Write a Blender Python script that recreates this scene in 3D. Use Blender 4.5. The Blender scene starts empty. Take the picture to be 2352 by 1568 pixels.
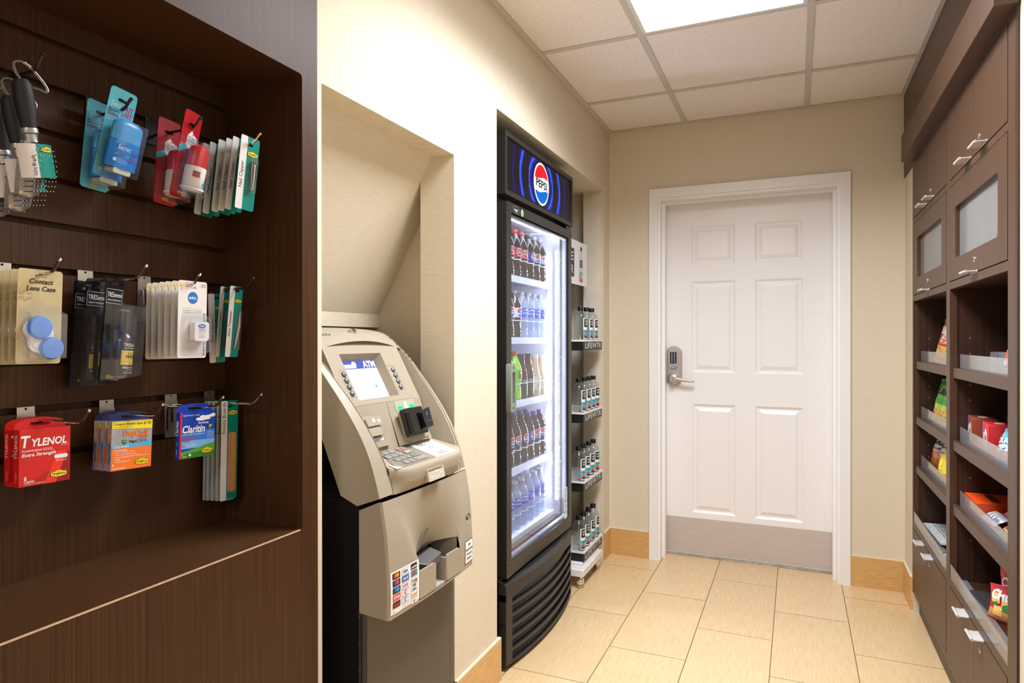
import bpy, math, random
from math import sin, cos, pi, radians, sqrt, atan2
from mathutils import Matrix, Vector, geometry
random.seed(7)
SC = bpy.context.scene
COL = SC.collection

# ---------------------------------------------------------------- materials
def lin(c):
    c = c / 255.0
    return c / 12.92 if c <= 0.04045 else ((c + 0.055) / 1.055) ** 2.4
def rgb(t):
    return (lin(t[0]), lin(t[1]), lin(t[2]), 1.0)
MATS = {}
class NT:
    def __init__(s, name):
        s.m = bpy.data.materials.new(name); s.m.use_nodes = True
        s.n = s.m.node_tree.nodes; s.l = s.m.node_tree.links
        s.n.clear(); s.out = s.n.new('ShaderNodeOutputMaterial')
    def new(s, t, **kw):
        x = s.n.new(t)
        for k, v in kw.items(): setattr(x, k, v)
        return x
    def link(s, a, b): s.l.new(a, b)
def noise_coord(t, scale, sc=(1, 1, 1), detail=2.0, rough=.5):
    tc = t.new('ShaderNodeTexCoord'); mp = t.new('ShaderNodeMapping'); ns = t.new('ShaderNodeTexNoise')
    mp.inputs['Scale'].default_value = sc
    ns.inputs['Scale'].default_value = scale; ns.inputs['Detail'].default_value = detail; ns.inputs['Roughness'].default_value = rough
    t.link(tc.outputs['Object'], mp.inputs['Vector']); t.link(mp.outputs['Vector'], ns.inputs['Vector'])
    return ns
def mat(name, c, rough=.5, metal=0.0, spec=.5, var=.05, scale=60, emit=None, es=0.0, stretch=(1, 1, 1), bump=0.0, c2=None, lo=.35, hi=.65, coat=0.0, detail=2.0, perisl=0.0):
    """one principled material whose colour wavers procedurally between c and c2"""
    if name in MATS: return MATS[name]
    t = NT(name); b = t.new('ShaderNodeBsdfPrincipled')
    t.link(b.outputs[0], t.out.inputs[0])
    b.inputs['Roughness'].default_value = rough; b.inputs['Metallic'].default_value = metal
    b.inputs['Specular IOR Level'].default_value = spec
    b.inputs['Coat Weight'].default_value = coat
    A = rgb(c); B = rgb(c2) if c2 else tuple(max(0, x * (1 - var)) for x in A[:3]) + (1,)
    ns = noise_coord(t, scale, stretch, detail)
    cr = t.new('ShaderNodeValToRGB')
    cr.color_ramp.elements[0].position = lo; cr.color_ramp.elements[0].color = B
    cr.color_ramp.elements[1].position = hi; cr.color_ramp.elements[1].color = A
    t.link(ns.outputs['Fac'], cr.inputs['Fac'])
    col = cr.outputs['Color']
    if perisl:
        g = t.new('ShaderNodeNewGeometry'); h = t.new('ShaderNodeHueSaturation'); mr = t.new('ShaderNodeMapRange')
        mr.inputs['To Min'].default_value = 1 - perisl; mr.inputs['To Max'].default_value = 1 + perisl
        t.link(g.outputs['Random Per Island'], mr.inputs['Value']); t.link(mr.outputs[0], h.inputs['Value'])
        t.link(col, h.inputs['Color']); col = h.outputs['Color']
    t.link(col, b.inputs['Base Color'])
    if bump:
        bp = t.new('ShaderNodeBump'); bp.inputs['Strength'].default_value = bump; bp.inputs['Distance'].default_value = .002
        t.link(ns.outputs['Fac'], bp.inputs['Height']); t.link(bp.outputs[0], b.inputs['Normal'])
    if emit:
        b.inputs['Emission Color'].default_value = rgb(emit); b.inputs['Emission Strength'].default_value = es
    MATS[name] = t.m
    return t.m
def clear(name, tint=(255, 255, 255), ior=1.45, rough=.04, milky=0.0, mc=(230, 230, 230), gloss=1.0, gmin=0.0):
    """thin clear plastic or glass: see-through body, fresnel shine, optional milky film"""
    if name in MATS: return MATS[name]
    t = NT(name)
    tr = t.new('ShaderNodeBsdfTransparent'); tr.inputs[0].default_value = rgb(tint)
    gl = t.new('ShaderNodeBsdfGlossy'); gl.inputs['Roughness'].default_value = rough; gl.inputs['Color'].default_value = (gloss, gloss, gloss, 1)
    f0 = ((ior - 1) / (ior + 1)) ** 2
    lw = t.new('ShaderNodeLayerWeight'); lw.inputs['Blend'].default_value = .5
    pw = t.new('ShaderNodeMath', operation='POWER'); pw.inputs[1].default_value = 4.5
    fm = t.new('ShaderNodeMapRange'); fm.inputs['To Min'].default_value = f0; fm.inputs['To Max'].default_value = .75
    t.link(lw.outputs['Facing'], pw.inputs[0]); t.link(pw.outputs[0], fm.inputs['Value'])
    mx = t.new('ShaderNodeMixShader')
    ns = noise_coord(t, 30); mr = t.new('ShaderNodeMapRange'); mr.inputs['To Min'].default_value = gmin; mr.inputs['To Max'].default_value = gmin + .02
    ad = t.new('ShaderNodeMath', operation='ADD'); ad.use_clamp = True
    t.link(ns.outputs['Fac'], mr.inputs['Value']); t.link(fm.outputs[0], ad.inputs[0]); t.link(mr.outputs[0], ad.inputs[1])
    t.link(ad.outputs[0], mx.inputs[0]); t.link(tr.outputs[0], mx.inputs[1]); t.link(gl.outputs[0], mx.inputs[2])
    last = mx.outputs[0]
    if milky:
        df = t.new('ShaderNodeBsdfDiffuse'); df.inputs[0].default_value = rgb(mc)
        m2 = t.new('ShaderNodeMixShader'); m2.inputs[0].default_value = milky
        t.link(last, m2.inputs[1]); t.link(df.outputs[0], m2.inputs[2]); last = m2.outputs[0]
    t.link(last, t.out.inputs[0])
    MATS[name] = t.m
    return t.m
def glow(name, c, s):
    if name in MATS: return MATS[name]
    t = NT(name); e = t.new('ShaderNodeEmission'); e.inputs[0].default_value = rgb(c)
    ns = noise_coord(t, 4); mr = t.new('ShaderNodeMapRange'); mr.inputs['To Min'].default_value = s * .96; mr.inputs['To Max'].default_value = s * 1.04
    t.link(ns.outputs['Fac'], mr.inputs['Value']); t.link(mr.outputs[0], e.inputs['Strength'])
    t.link(e.outputs[0], t.out.inputs[0]); MATS[name] = t.m
    return t.m
def P(c, r=.45):                                   # plain printed ink / plastic of a colour
    return mat('ink_%02x%02x%02x_%d' % (c[0], c[1], c[2], int(r * 100)), c, rough=r, var=.03)

WHITE = P((240, 238, 235)); BLACK = P((14, 13, 14)); DKTEXT = P((40, 36, 34))
wood_dark = mat('dark_wood', (80, 51, 29), rough=.45, c2=(52, 31, 16), scale=9, stretch=(60, 60, .35), detail=5, lo=.3, hi=.72, spec=.2)
wood_edge = mat('worn_wood_edge', (205, 170, 140), rough=.4, var=.2)
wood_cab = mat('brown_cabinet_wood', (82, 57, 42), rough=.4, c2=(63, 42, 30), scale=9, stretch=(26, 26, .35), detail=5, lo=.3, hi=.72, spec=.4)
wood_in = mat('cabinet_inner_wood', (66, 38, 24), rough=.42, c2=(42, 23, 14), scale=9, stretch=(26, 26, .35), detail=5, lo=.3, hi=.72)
paper = mat('linen_wallpaper', (222, 211, 190), rough=.75, c2=(212, 200, 178), scale=8, stretch=(3.2, 3.2, 70), detail=4, lo=.3, hi=.7, bump=.12, spec=.3)
drywall = mat('bare_drywall', (226, 217, 200), rough=.9, var=.08, scale=9)
ceil_m = mat('ceiling_tile', (246, 240, 236), rough=.9, c2=(230, 222, 216), scale=170, detail=3, bump=.35, lo=.38, hi=.6, spec=.2)
tbar_m = mat('ceiling_grid_paint', (205, 198, 190), rough=.5)
tile_m = mat('wood_look_tile', (224, 194, 152), rough=.27, c2=(214, 179, 132), scale=10, stretch=(16, 1.1, 4), detail=5, lo=.32, hi=.68, spec=.5, perisl=.03)
grout_m = mat('grout', (122, 98, 72), rough=.9, var=.15)
base_m = mat('baseboard_tile', (216, 176, 116), rough=.3, c2=(196, 150, 90), scale=10, stretch=(1.5, 1.5, 26), detail=5, lo=.32, hi=.68)
caulk_m = mat('caulk', (226, 214, 184), rough=.7)
door_m = mat('white_door_paint', (243, 240, 240), rough=.35, var=.015, scale=40)
trim_m = mat('white_trim_paint', (240, 238, 238), rough=.35, var=.02)
steel = mat('brushed_steel', (200, 190, 188), rough=.38, metal=.75, var=.08, scale=12, stretch=(2, 2, 60))
kick_m = mat('kick_plate_metal', (206, 196, 192), rough=.42, metal=.3, var=.07, scale=10, stretch=(1, 1, 40))
chrome = mat('chrome', (225, 222, 220), rough=.12, metal=1.0, var=.03)
zinc = mat('zinc_bracket', (196, 190, 182), rough=.32, metal=.9, var=.1)
blackmetal = mat('black_metal', (22, 21, 22), rough=.35, spec=.5)
gap_m = mat('dark_gap', (20, 15, 12), rough=.9)

# ---------------------------------------------------------------- mesh builder
_T = {}
def _glyphs(s, bold=0.0, shear=0.0, space=1.0):
    k = (s, bold, shear, space)
    if k in _T: return _T[k]
    cu = bpy.data.curves.new('lettering', 'FONT'); cu.body = s; cu.offset = bold; cu.shear = shear; cu.space_character = space
    cu.resolution_u = 2; cu.fill_mode = 'FRONT'
    ob = bpy.data.objects.new('lettering', cu)
    me = bpy.data.meshes.new_from_object(ob)
    vs = [tuple(v.co) for v in me.vertices]; fs = [tuple(p.vertices) for p in me.polygons]
    bpy.data.objects.remove(ob); bpy.data.meshes.remove(me); bpy.data.curves.remove(cu)
    _T[k] = (vs, fs)
    return _T[k]
CAPH = max(v[1] for v in _glyphs('H')[0])
def rr(x0, y0, x1, y1, r, n=4):
    """rounded rectangle, anticlockwise"""
    out = []
    for cx, cy, a in ((x1 - r, y0 + r, -90), (x1 - r, y1 - r, 0), (x0 + r, y1 - r, 90), (x0 + r, y0 + r, 180)):
        for i in range(n + 1):
            t = radians(a + 90.0 * i / n); out.append((cx + r * cos(t), cy + r * sin(t)))
    return out
def ell(cx, cy, rx, ry, n=24, a0=0, a1=360):
    full = abs(a1 - a0) >= 360
    return [(cx + rx * cos(radians(a0 + (a1 - a0) * i / (n if full else n - 1))), cy + ry * sin(radians(a0 + (a1 - a0) * i / (n if full else n - 1)))) for i in range(n)]
class MB:
    def __init__(s):
        s.v = []; s.f = []; s.mi = []; s.mats = []; s.T = None; s.fn = None
    def mid(s, m):
        if m not in s.mats: s.mats.append(m)
        return s.mats.index(m)
    def add(s, vs, fs, m):
        o = len(s.v); k = s.mid(m)
        for p in vs:
            p = Vector(p)
            if s.fn: p = Vector(s.fn(p))
            if s.T: p = s.T @ p
            s.v.append(tuple(p))
        for f in fs:
            s.f.append(tuple(i + o for i in f)); s.mi.append(k)
        return s
    def box(s, a, b, m):
        x0, y0, z0 = [min(p, q) for p, q in zip(a, b)]; x1, y1, z1 = [max(p, q) for p, q in zip(a, b)]
        return s.add([(x0, y0, z0), (x1, y0, z0), (x1, y1, z0), (x0, y1, z0), (x0, y0, z1), (x1, y0, z1), (x1, y1, z1), (x0, y1, z1)],
                     [(0, 3, 2, 1), (4, 5, 6, 7), (0, 1, 5, 4), (1, 2, 6, 5), (2, 3, 7, 6), (3, 0, 4, 7)], m)
    def plate(s, outer, z0, z1, m, holes=(), side=None, back=True):
        """flat outline in x,y (holes allowed) given thickness z0..z1"""
        loops = [list(outer)] + [list(h) for h in holes]
        tris = geometry.tessellate_polygon([[Vector((p[0], p[1], 0)) for p in l] for l in loops])
        flat = [p for l in loops for p in l]
        ft = []
        for t in tris:
            a, b, c = (flat[i] for i in t)
            ar = (b[0] - a[0]) * (c[1] - a[1]) - (b[1] - a[1]) * (c[0] - a[0])
            ft.append(t if ar > 0 else (t[0], t[2], t[1]))
        s.add([(p[0], p[1], z1) for p in flat], ft, m)
        if z1 - z0 > 1e-7:
            if back: s.add([(p[0], p[1], z0) for p in flat], [t[::-1] for t in ft], side or m)
            for l in loops:
                n = len(l)
                ar = sum(l[i][0] * l[(i + 1) % n][1] - l[(i + 1) % n][0] * l[i][1] for i in range(n))
                l2 = l if (ar > 0) == (l is loops[0]) else l[::-1]
                vs = [(p[0], p[1], z0) for p in l2] + [(p[0], p[1], z1) for p in l2]
                s.add(vs, [(i, (i + 1) % n, n + (i + 1) % n, n + i) for i in range(n)], side or m)
        return s
    def quad(s, pts, m): return s.add(pts, [tuple(range(len(pts)))], m)
    def wflat(s, poly, z, m, nx=14, ny=4):
        # the same flat shape cut into upright slivers, so it can follow a curved face
        xs = [p[0] for p in poly]; x0, x1 = min(xs) + 1e-6, max(xs) - 1e-6; n = len(poly); cols = []
        for i in range(nx + 1):
            x = x0 + (x1 - x0) * i / nx; yy = []
            for k in range(n):
                (ax, ay), (bx, by) = poly[k], poly[(k + 1) % n]
                if (ax - x) * (bx - x) <= 0 and ax != bx: yy.append(ay + (by - ay) * (x - ax) / (bx - ax))
            cols.append((x, min(yy), max(yy)) if yy else (x, poly[0][1], poly[0][1]))
        return s.grid(lambda u, v: (cols[round(u * nx)][0], cols[round(u * nx)][1] + (cols[round(u * nx)][2] - cols[round(u * nx)][1]) * v, z), nx, ny, m)
    def rect(s, x0, y0, x1, y1, z, m):
        if s.fn and (abs(x1 - x0) > .006 or abs(y1 - y0) > .02): return s.grid(lambda u, v: (x0 + (x1 - x0) * u, y0 + (y1 - y0) * v, z), 10, 3, m)
        return s.quad([(x0, y0, z), (x1, y0, z), (x1, y1, z), (x0, y1, z)], m)
    def flat(s, poly, z, m): return s.wflat(poly, z, m) if s.fn else s.plate(poly, z, z, m)
    def tube(s, pts, r, m, n=8, closed=False, cap=True):
        pts = [Vector(p) for p in pts]; k = len(pts); vs = []; fs = []
        rs = r if isinstance(r, (list, tuple)) else [r] * k
        prev = None
        for i, p in enumerate(pts):
            if closed: d = pts[(i + 1) % k] - pts[i - 1]
            else: d = pts[min(i + 1, k - 1)] - pts[max(i - 1, 0)]
            d.normalize()
            if prev is None:
                u = d.orthogonal().normalized()
            else:
                u = (prev - d * prev.dot(d)); u = u.normalized() if u.length > 1e-6 else d.orthogonal().normalized()
            prev = u; w = d.cross(u)
            for j in range(n):
                a = 2 * pi * j / n; vs.append(tuple(p + (u * cos(a) + w * sin(a)) * rs[i]))
        for i in range(k if closed else k - 1):
            a = i * n; b = ((i + 1) % k) * n
            for j in range(n): fs.append((a + j, a + (j + 1) % n, b + (j + 1) % n, b + j))
        if cap and not closed:
            fs.append(tuple(range(n))[::-1]); fs.append(tuple((k - 1) * n + j for j in range(n)))
        return s.add(vs, fs, m)
    def lathe(s, prof, m, c=(0, 0, 0), axis='y', n=20, a0=0.0, a1=2 * pi):
        """profile of (radius, height) turned about an axis through c"""
        full = abs(a1 - a0 - 2 * pi) < 1e-6; cols = n if full else n + 1; vs = []; fs = []
        for r, h in prof:
            for j in range(cols):
                a = a0 + (a1 - a0) * j / n
                x, y = r * cos(a), r * sin(a)
                if axis == 'y': p = (c[0] + x, c[1] + h, c[2] - y)
                elif axis == 'z': p = (c[0] + x, c[1] + y, c[2] + h)
                else: p = (c[0] + h, c[1] + x, c[2] + y)
                vs.append(p)
        for i in range(len(prof) - 1):
            for j in range(n):
                a = i * cols + j; b = i * cols + (j + 1) % cols
                fs.append((a, b, b + cols, a + cols))
        return s.add(vs, fs, m)
    def grid(s, fn, nu, nv, m, flip=False):
        vs = [fn(i / nu, j / nv) for j in range(nv + 1) for i in range(nu + 1)]
        fs = []
        for j in range(nv):
            for i in range(nu):
                a = j * (nu + 1) + i; f = (a, a + 1, a + nu + 2, a + nu + 1)
                fs.append(f[::-1] if flip else f)
        k = m if not callable(m) else None
        if k is not None: return s.add(vs, fs, m)
        o = len(s.v); s.add(vs, [], WHITE)
        for q, f in enumerate(fs):
            s.f.append(tuple(i + o for i in f)); s.mi.append(s.mid(m(((q % nu) + .5) / nu, ((q // nu) + .5) / nv)))
        return s
    def text(s, t, x, y, h, m, z=.0005, align='c', w=None, bold=0.0, shear=0.0, rot=0.0, space=1.0, sub=None):
        """printed lettering: cap height h, baseline at y, optionally fitted to width w, turned by rot degrees"""
        vs, fs = _glyphs(t, bold, shear, space)
        if not vs: return s
        k = h / CAPH; x0 = min(v[0] for v in vs); x1 = max(v[0] for v in vs)
        kx = k if w is None else w / (x1 - x0)
        off = {'l': x0, 'c': (x0 + x1) / 2, 'r': x1}[align]
        c, sn = cos(radians(rot)), sin(radians(rot))
        out = []
        for v in vs:
            px, py = (v[0] - off) * kx, v[1] * k
            out.append((x + px * c - py * sn, y + px * sn + py * c, z))
        if s.fn:                                     # cut the letters finer so they hug the curve
            lim = .006; vv = list(out); work = [(f[0], f[i], f[i + 1]) for f in fs for i in range(1, len(f) - 1)]; done = []; mid = {}
            while work:
                t3 = work.pop(); e = max(((t3[k], t3[(k + 1) % 3], t3[(k + 2) % 3]) for k in range(3)), key=lambda q: (vv[q[0]][0] - vv[q[1]][0]) ** 2 + (vv[q[0]][1] - vv[q[1]][1]) ** 2)
                if (vv[e[0]][0] - vv[e[1]][0]) ** 2 + (vv[e[0]][1] - vv[e[1]][1]) ** 2 < lim * lim: done.append(t3); continue
                k2 = (min(e[0], e[1]), max(e[0], e[1]))
                if k2 not in mid:
                    mid[k2] = len(vv); vv.append(tuple((p + q) / 2 for p, q in zip(vv[e[0]], vv[e[1]])))
                j = mid[k2]; work += [(e[0], j, e[2]), (j, e[1], e[2])]
            return s.add(vv, done, m)
        return s.add(out, fs, m)
    def build(s, name, parent=None, world=False, label=None, cat=None, group=None, kind=None, bevel=0.0, M=None, sharp=38):
        me = bpy.data.meshes.new(name)
        vs = s.v
        if world and parent is not None:
            inv = Matrix(parent['_M']).inverted() if False else WM[parent.name].inverted()
            vs = [tuple(inv @ Vector(p)) for p in vs]
        me.from_pydata(vs, [], s.f)
        for m in s.mats: me.materials.append(m)
        me.polygons.foreach_set('material_index', s.mi)
        me.polygons.foreach_set('use_smooth', [True] * len(s.f))
        me.update()
        me.set_sharp_from_angle(angle=radians(sharp))
        o = bpy.data.objects.new(name, me); COL.objects.link(o)
        if parent is not None:
            o.parent = parent; WM[o.name] = WM[parent.name].copy()
        else:
            o.matrix_basis = M if M is not None else Matrix(); WM[o.name] = o.matrix_basis.copy()
        if bevel:
            b = o.modifiers.new('edge', 'BEVEL'); b.width = bevel; b.segments = 2; b.limit_method = 'ANGLE'; b.angle_limit = radians(40)
        return tag(o, label, cat, group, kind)
def cat_(pts, n=6):
    out = []
    for i in range(len(pts) - 1):
        p0 = pts[max(i - 1, 0)]; p1 = pts[i]; p2 = pts[i + 1]; p3 = pts[min(i + 2, len(pts) - 1)]
        for k in range(n):
            t = k / n
            out.append(tuple(.5 * (2 * b + (c - a) * t + (2 * a - 5 * b + 4 * c - d_) * t * t + (-a + 3 * b - 3 * c + d_) * t ** 3) for a, b, c, d_ in zip(p0, p1, p2, p3)))
    out.append(pts[-1]); return out
WM = {}
def tag(o, label=None, cat=None, group=None, kind=None):
    if label: o['label'] = label
    if cat: o['category'] = cat
    if group: o['group'] = group
    if kind: o['kind'] = kind
    return o
def root(name, M=None, label=None, cat=None, group=None, kind=None):
    o = bpy.data.objects.new(name, None); COL.objects.link(o); o.empty_display_size = .02
    o.matrix_basis = M if M is not None else Matrix(); WM[o.name] = o.matrix_basis.copy()
    return tag(o, label, cat, group, kind)
def copy_tree(o, M=None, label=None, group=None, parent=None):
    c = o.copy(); COL.objects.link(c)
    if parent is not None: c.parent = parent
    if M is not None: c.matrix_basis = M; WM[c.name] = M.copy()
    if label: c['label'] = label
    if group: c['group'] = group
    for ch in list(o.children): copy_tree(ch, parent=c)
    return c
def T(x, y, z): return Matrix.Translation((x, y, z))
def RX(d): return Matrix.Rotation(radians(d), 4, 'X')
def RY(d): return Matrix.Rotation(radians(d), 4, 'Y')
def RZ(d): return Matrix.Rotation(radians(d), 4, 'Z')
BL_ = Matrix(((0, 0, 1, 0), (1, 0, 0, 0), (0, 1, 0, 0), (0, 0, 0, 1)))       # item on the left side, facing +X : x->Y, y->Z, z->X
BR_ = Matrix(((0, 0, -1, 0), (-1, 0, 0, 0), (0, 1, 0, 0), (0, 0, 0, 1)))     # item on the right side, facing -X
BB_ = Matrix(((1, 0, 0, 0), (0, 0, -1, 0), (0, 1, 0, 0), (0, 0, 0, 1)))      # item on the back wall, facing -Y
def FL(x, y, z): return T(x, y, z) @ BL_
def FR(x, y, z): return T(x, y, z) @ BR_
def FB(x, y, z): return T(x, y, z) @ BB_
def wquad(mb, ax, v, a0, a1, b0, b1, m, flip=False):
    """axis-aligned wall quad: ax is the constant axis"""
    if ax == 'x': p = [(v, a0, b0), (v, a1, b0), (v, a1, b1), (v, a0, b1)]
    elif ax == 'y': p = [(a0, v, b0), (a1, v, b0), (a1, v, b1), (a0, v, b1)]
    else: p = [(a0, b0, v), (a1, b0, v), (a1, b1, v), (a0, b1, v)]
    mb.quad(p[::-1] if flip else p, m)

# ---------------------------------------------------------------- camera
cam = bpy.data.cameras.new('camera'); co = bpy.data.objects.new('camera', cam); COL.objects.link(co)
yaw, pitch, roll = .40925, -.00215, -.00078
r_ = Vector((cos(yaw), sin(yaw), 0)); f_ = Vector((-sin(yaw), cos(yaw), 0)); u_ = Vector((0, 0, 1))
f2 = f_ * cos(pitch) + u_ * sin(pitch); u2 = u_ * cos(pitch) - f_ * sin(pitch)
r3 = r_ * cos(roll) + u2 * sin(roll); u3 = u2 * cos(roll) - r_ * sin(roll)
M = Matrix((r3, u3, -f2)).transposed().to_4x4(); M.translation = (0, 0, 1.25)
co.matrix_world = M
cam.sensor_width = 36; cam.sensor_fit = 'HORIZONTAL'; cam.lens = 36 * 1504.7 / 2352; cam.clip_start = .01
SC.camera = co
SC.view_settings.view_transform = 'Standard'; SC.view_settings.look = 'None'; SC.view_settings.gamma = 1; SC.view_settings.use_curve_mapping = False
SC.view_settings.exposure = 0.38
SC.cycles.use_denoising = True; SC.cycles.max_bounces = 10; SC.cycles.transparent_max_bounces = 24; SC.cycles.sample_clamp_indirect = 4.0
SC.cycles.caustics_reflective = False; SC.cycles.caustics_refractive = False
w = bpy.data.worlds.new('room_ambience'); SC.world = w; w.use_nodes = True
w.node_tree.nodes['Background'].inputs[0].default_value = (.96, .97, 1.0, 1); w.node_tree.nodes['Background'].inputs[1].default_value = .42

# ---------------------------------------------------------------- the room
XL, YB, XR, ZC = -1.005, 3.75, .495, 2.46
Y0 = -3.0
fl = MB()
rows = {0: 3.248, 1: 3.565}
xs = [-.7 + .3045 * i for i in range(-10, 12)]
for i, x in enumerate(xs):
    y = rows[i % 2] + .636 * 2
    while y > Y0 - .7:
        fl.rect(x + .0016, y - .636 + .0012, x + .3045 - .0016, y - .0012, 0, tile_m); y -= .636
fl.rect(-3.8, Y0 - .8, 3.2, 4.6, -.0012, grout_m)
fl.build('floor', kind='structure')
# ceiling: tiles, then the grid of tee bars
ce = MB()
gx = [-.5675 - .617 * 2, -.5675 - .617, -.5675, .05, .05 + .617, .05 + 1.234, .05 + 1.851, .05 + 2.468]
gy = [3.908, 3.252, 2.597, 1.39, .735, -.47, -1.125, -2.33, -2.99]
lights = [(-.5675, 1.39, .05, 2.597), (-.5675, -1.125 + .655, .05, -.47 + .0)]
ce.rect(-1.4, Y0, 2.6, 4.05, ZC + .004, ceil_m)
ce.v = [(a, b, c) for a, b, c in ce.v]; ce.f = [f[::-1] for f in ce.f]
ceo = ce.build('ceiling', kind='structure')
g = MB()
for x in gx:
    g.box((x - .0125, Y0, ZC - .001), (x + .0125, YB, ZC + .003), tbar_m)
for y in gy[1:]:
    g.box((-1.4, y - .0125, ZC - .0008), (2.6, y + .0125, ZC + .003), tbar_m)
g.build('grid', ceo, bevel=0)
g = MB()
g.box((XL, Y0, ZC - .003), (XL + .022, YB, ZC + .002), tbar_m); g.box((XL + .022, YB - .02, ZC - .003), (XR - .022, YB, ZC + .002), tbar_m)
g.box((XR - .022, Y0, ZC - .003), (XR, YB, ZC + .002), tbar_m)
g.build('trim_1', kind='structure')
lamp_glow = glow('fluorescent_diffuser', (248, 250, 255), 3.0)
lamp_frame = mat('lamp_frame_paint', (225, 225, 225), rough=.4)
LAMP_W = 42.0
def ceiling_lamp(x0, y0, x1, y1, label):
    t = root('ceiling_light', T((x0 + x1) / 2, (y0 + y1) / 2, ZC), label, 'light')
    hx, hy = (x1 - x0) / 2 - .013, (y1 - y0) / 2 - .013
    b = MB(); b.plate(rr(-hx, -hy, hx, hy, .002, 1), -.004, .004, lamp_frame, [rr(-hx + .014, -hy + .014, hx - .014, hy - .014, .002, 1)]); b.build('frame', t)
    b = MB(); b.quad([(-hx + .014, -hy + .014, -.001), (-hx + .014, hy - .014, -.001), (hx - .014, hy - .014, -.001), (hx - .014, -hy + .014, -.001)], lamp_glow); b.build('diffuser', t)
    li = bpy.data.lights.new('tubes', 'AREA'); li.shape = 'RECTANGLE'; li.size = 2 * hx - .03; li.size_y = 2 * hy - .03
    li.energy = LAMP_W; li.color = (.92, .955, 1.0); li.spread = radians(150)
    lo_ = bpy.data.objects.new('tubes', li); COL.objects.link(lo_); lo_.parent = t; lo_.location = (0, 0, -.0025)
    return t
ceiling_lamp(-.5675, 1.39, .05, 2.597, 'bright white fluorescent panel set flush in the tiled ceiling')
ceiling_lamp(-.5675, -2.33, .05, -1.125, 'second fluorescent ceiling panel further back, out of the photo')

# left wall with its two niches
NY0, NY1, NZ = 1.213, 1.852, 1.843
FY0, FY1, FZ = 2.177, 3.623, 2.098
wl = MB()
def lw(y0, y1, z0, z1): wquad(wl, 'x', XL, y0, y1, z0, z1, paper)
lw(1.19, NY0, 0, ZC); lw(NY0, NY1, NZ, ZC); lw(NY1, FY0, 0, ZC); lw(FY0, FY1, FZ, ZC); lw(FY1, YB, 0, ZC)
# cash machine niche: jambs, flat head, sloping soffit, knee, side pocket
kz = lambda x: 1.841 + 1.825 * (x + 1.09)
xs_ = -1.0888
SD = 1.953
XK = -1.364; XN = -1.8
wl.quad([(XL, NY1, 0), (-1.13, NY1, 0), (-1.13, NY1, kz(-1.13)), (xs_, NY1, NZ), (XL, NY1, NZ)], paper)
wl.quad([(XL, NY0, 0), (XL, NY0, NZ), (xs_, NY0, NZ), (XK, NY0, kz(XK)), (XK, NY0, 0)], paper)
wl.quad([(XK, NY0, 0), (XK, NY0, 1.295), (XN, NY0, 1.295), (XN, NY0, 0)], paper)
wl.quad([(XL, NY0, NZ), (XL, NY1, NZ), (xs_, NY1, NZ), (xs_, NY0, NZ)], paper)
wl.quad([(xs_, NY0, NZ), (xs_, NY1, NZ), (-1.13, NY1, kz(-1.13)), (-1.13, SD, kz(-1.13)), (XK, SD, kz(XK)), (XK, NY0, kz(XK))], paper)
wl.quad([(XK, NY0, kz(XK)), (XK, SD, kz(XK)), (XK, SD, 1.295), (XK, NY0, 1.295)], paper)
wl.quad([(-1.13, NY1, 0), (-1.13, SD, 0), (-1.13, SD, kz(-1.13)), (-1.13, NY1, kz(-1.13))], paper)
wl.quad([(-1.13, SD, 0), (XN, SD, 0), (XN, SD, 1.295), (XK, SD, 1.295), (XK, SD, kz(XK)), (-1.13, SD, kz(-1.13))], paper)
wl.quad([(XK, NY0, 1.295), (XK, SD, 1.295), (XN, SD, 1.295), (XN, NY0, 1.295)], paper)
wl.quad([(XN, NY0, 0), (XN, SD, 0), (XN, SD, 1.295), (XN, NY0, 1.295)], paper)
# cooler niche
XF = -1.85; FS = 3.70
wl.quad([(XL, FY0, 0), (XL, FY0, FZ), (XF, FY0, FZ), (XF, FY0, 0)], paper)
wl.quad([(XL, FY0, FZ), (XL, FY1, FZ), (-1.124, FY1, FZ), (-1.124, FS, FZ), (XF, FS, FZ), (XF, FY0, FZ)], paper)
wl.quad([(XL, FY1, 0), (-1.124, FY1, 0), (-1.124, FY1, FZ), (XL, FY1, FZ)], paper)
wl.quad([(-1.124, FY1, 0), (-1.124, FS, 0), (-1.124, FS, FZ), (-1.124, FY1, FZ)], paper)
wl.quad([(-1.124, FS, 0), (XF, FS, 0), (XF, FS, FZ), (-1.124, FS, FZ)], paper)
wl.quad([(XF, FY0, 0), (XF, FS, 0), (XF, FS, FZ), (XF, FY0, FZ)], paper)
wlo = wl.build('wall_left', kind='structure', sharp=20)
b = MB()                                            # torn strip of bare board on the niche jamb
edge = [(-1.018 - .006 * abs(sin(i * 1.7)) - (.02 * max(0, (.32 - i * .1)) / .32), .0 + i * .1) for i in range(21)]
poly = [(x, FY1 - .0015, z) for x, z in edge] + [(-1.123, FY1 - .0015, 2.0), (-1.123, FY1 - .0015, 0)]
b.quad(poly, drywall); b.build('bare_board', wlo, label='torn pale strip of bare wallboard')

# back wall with the door opening
DX0, DX1, DZ = -.718, .203, 2.053
bw = MB()
wquad(bw, 'y', YB, XL, DX0, 0, ZC, paper, False); wquad(bw, 'y', YB, DX1, XR, 0, ZC, paper); wquad(bw, 'y', YB, DX0, DX1, DZ, ZC, paper)
bw.build('wall_back', kind='structure')
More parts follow.
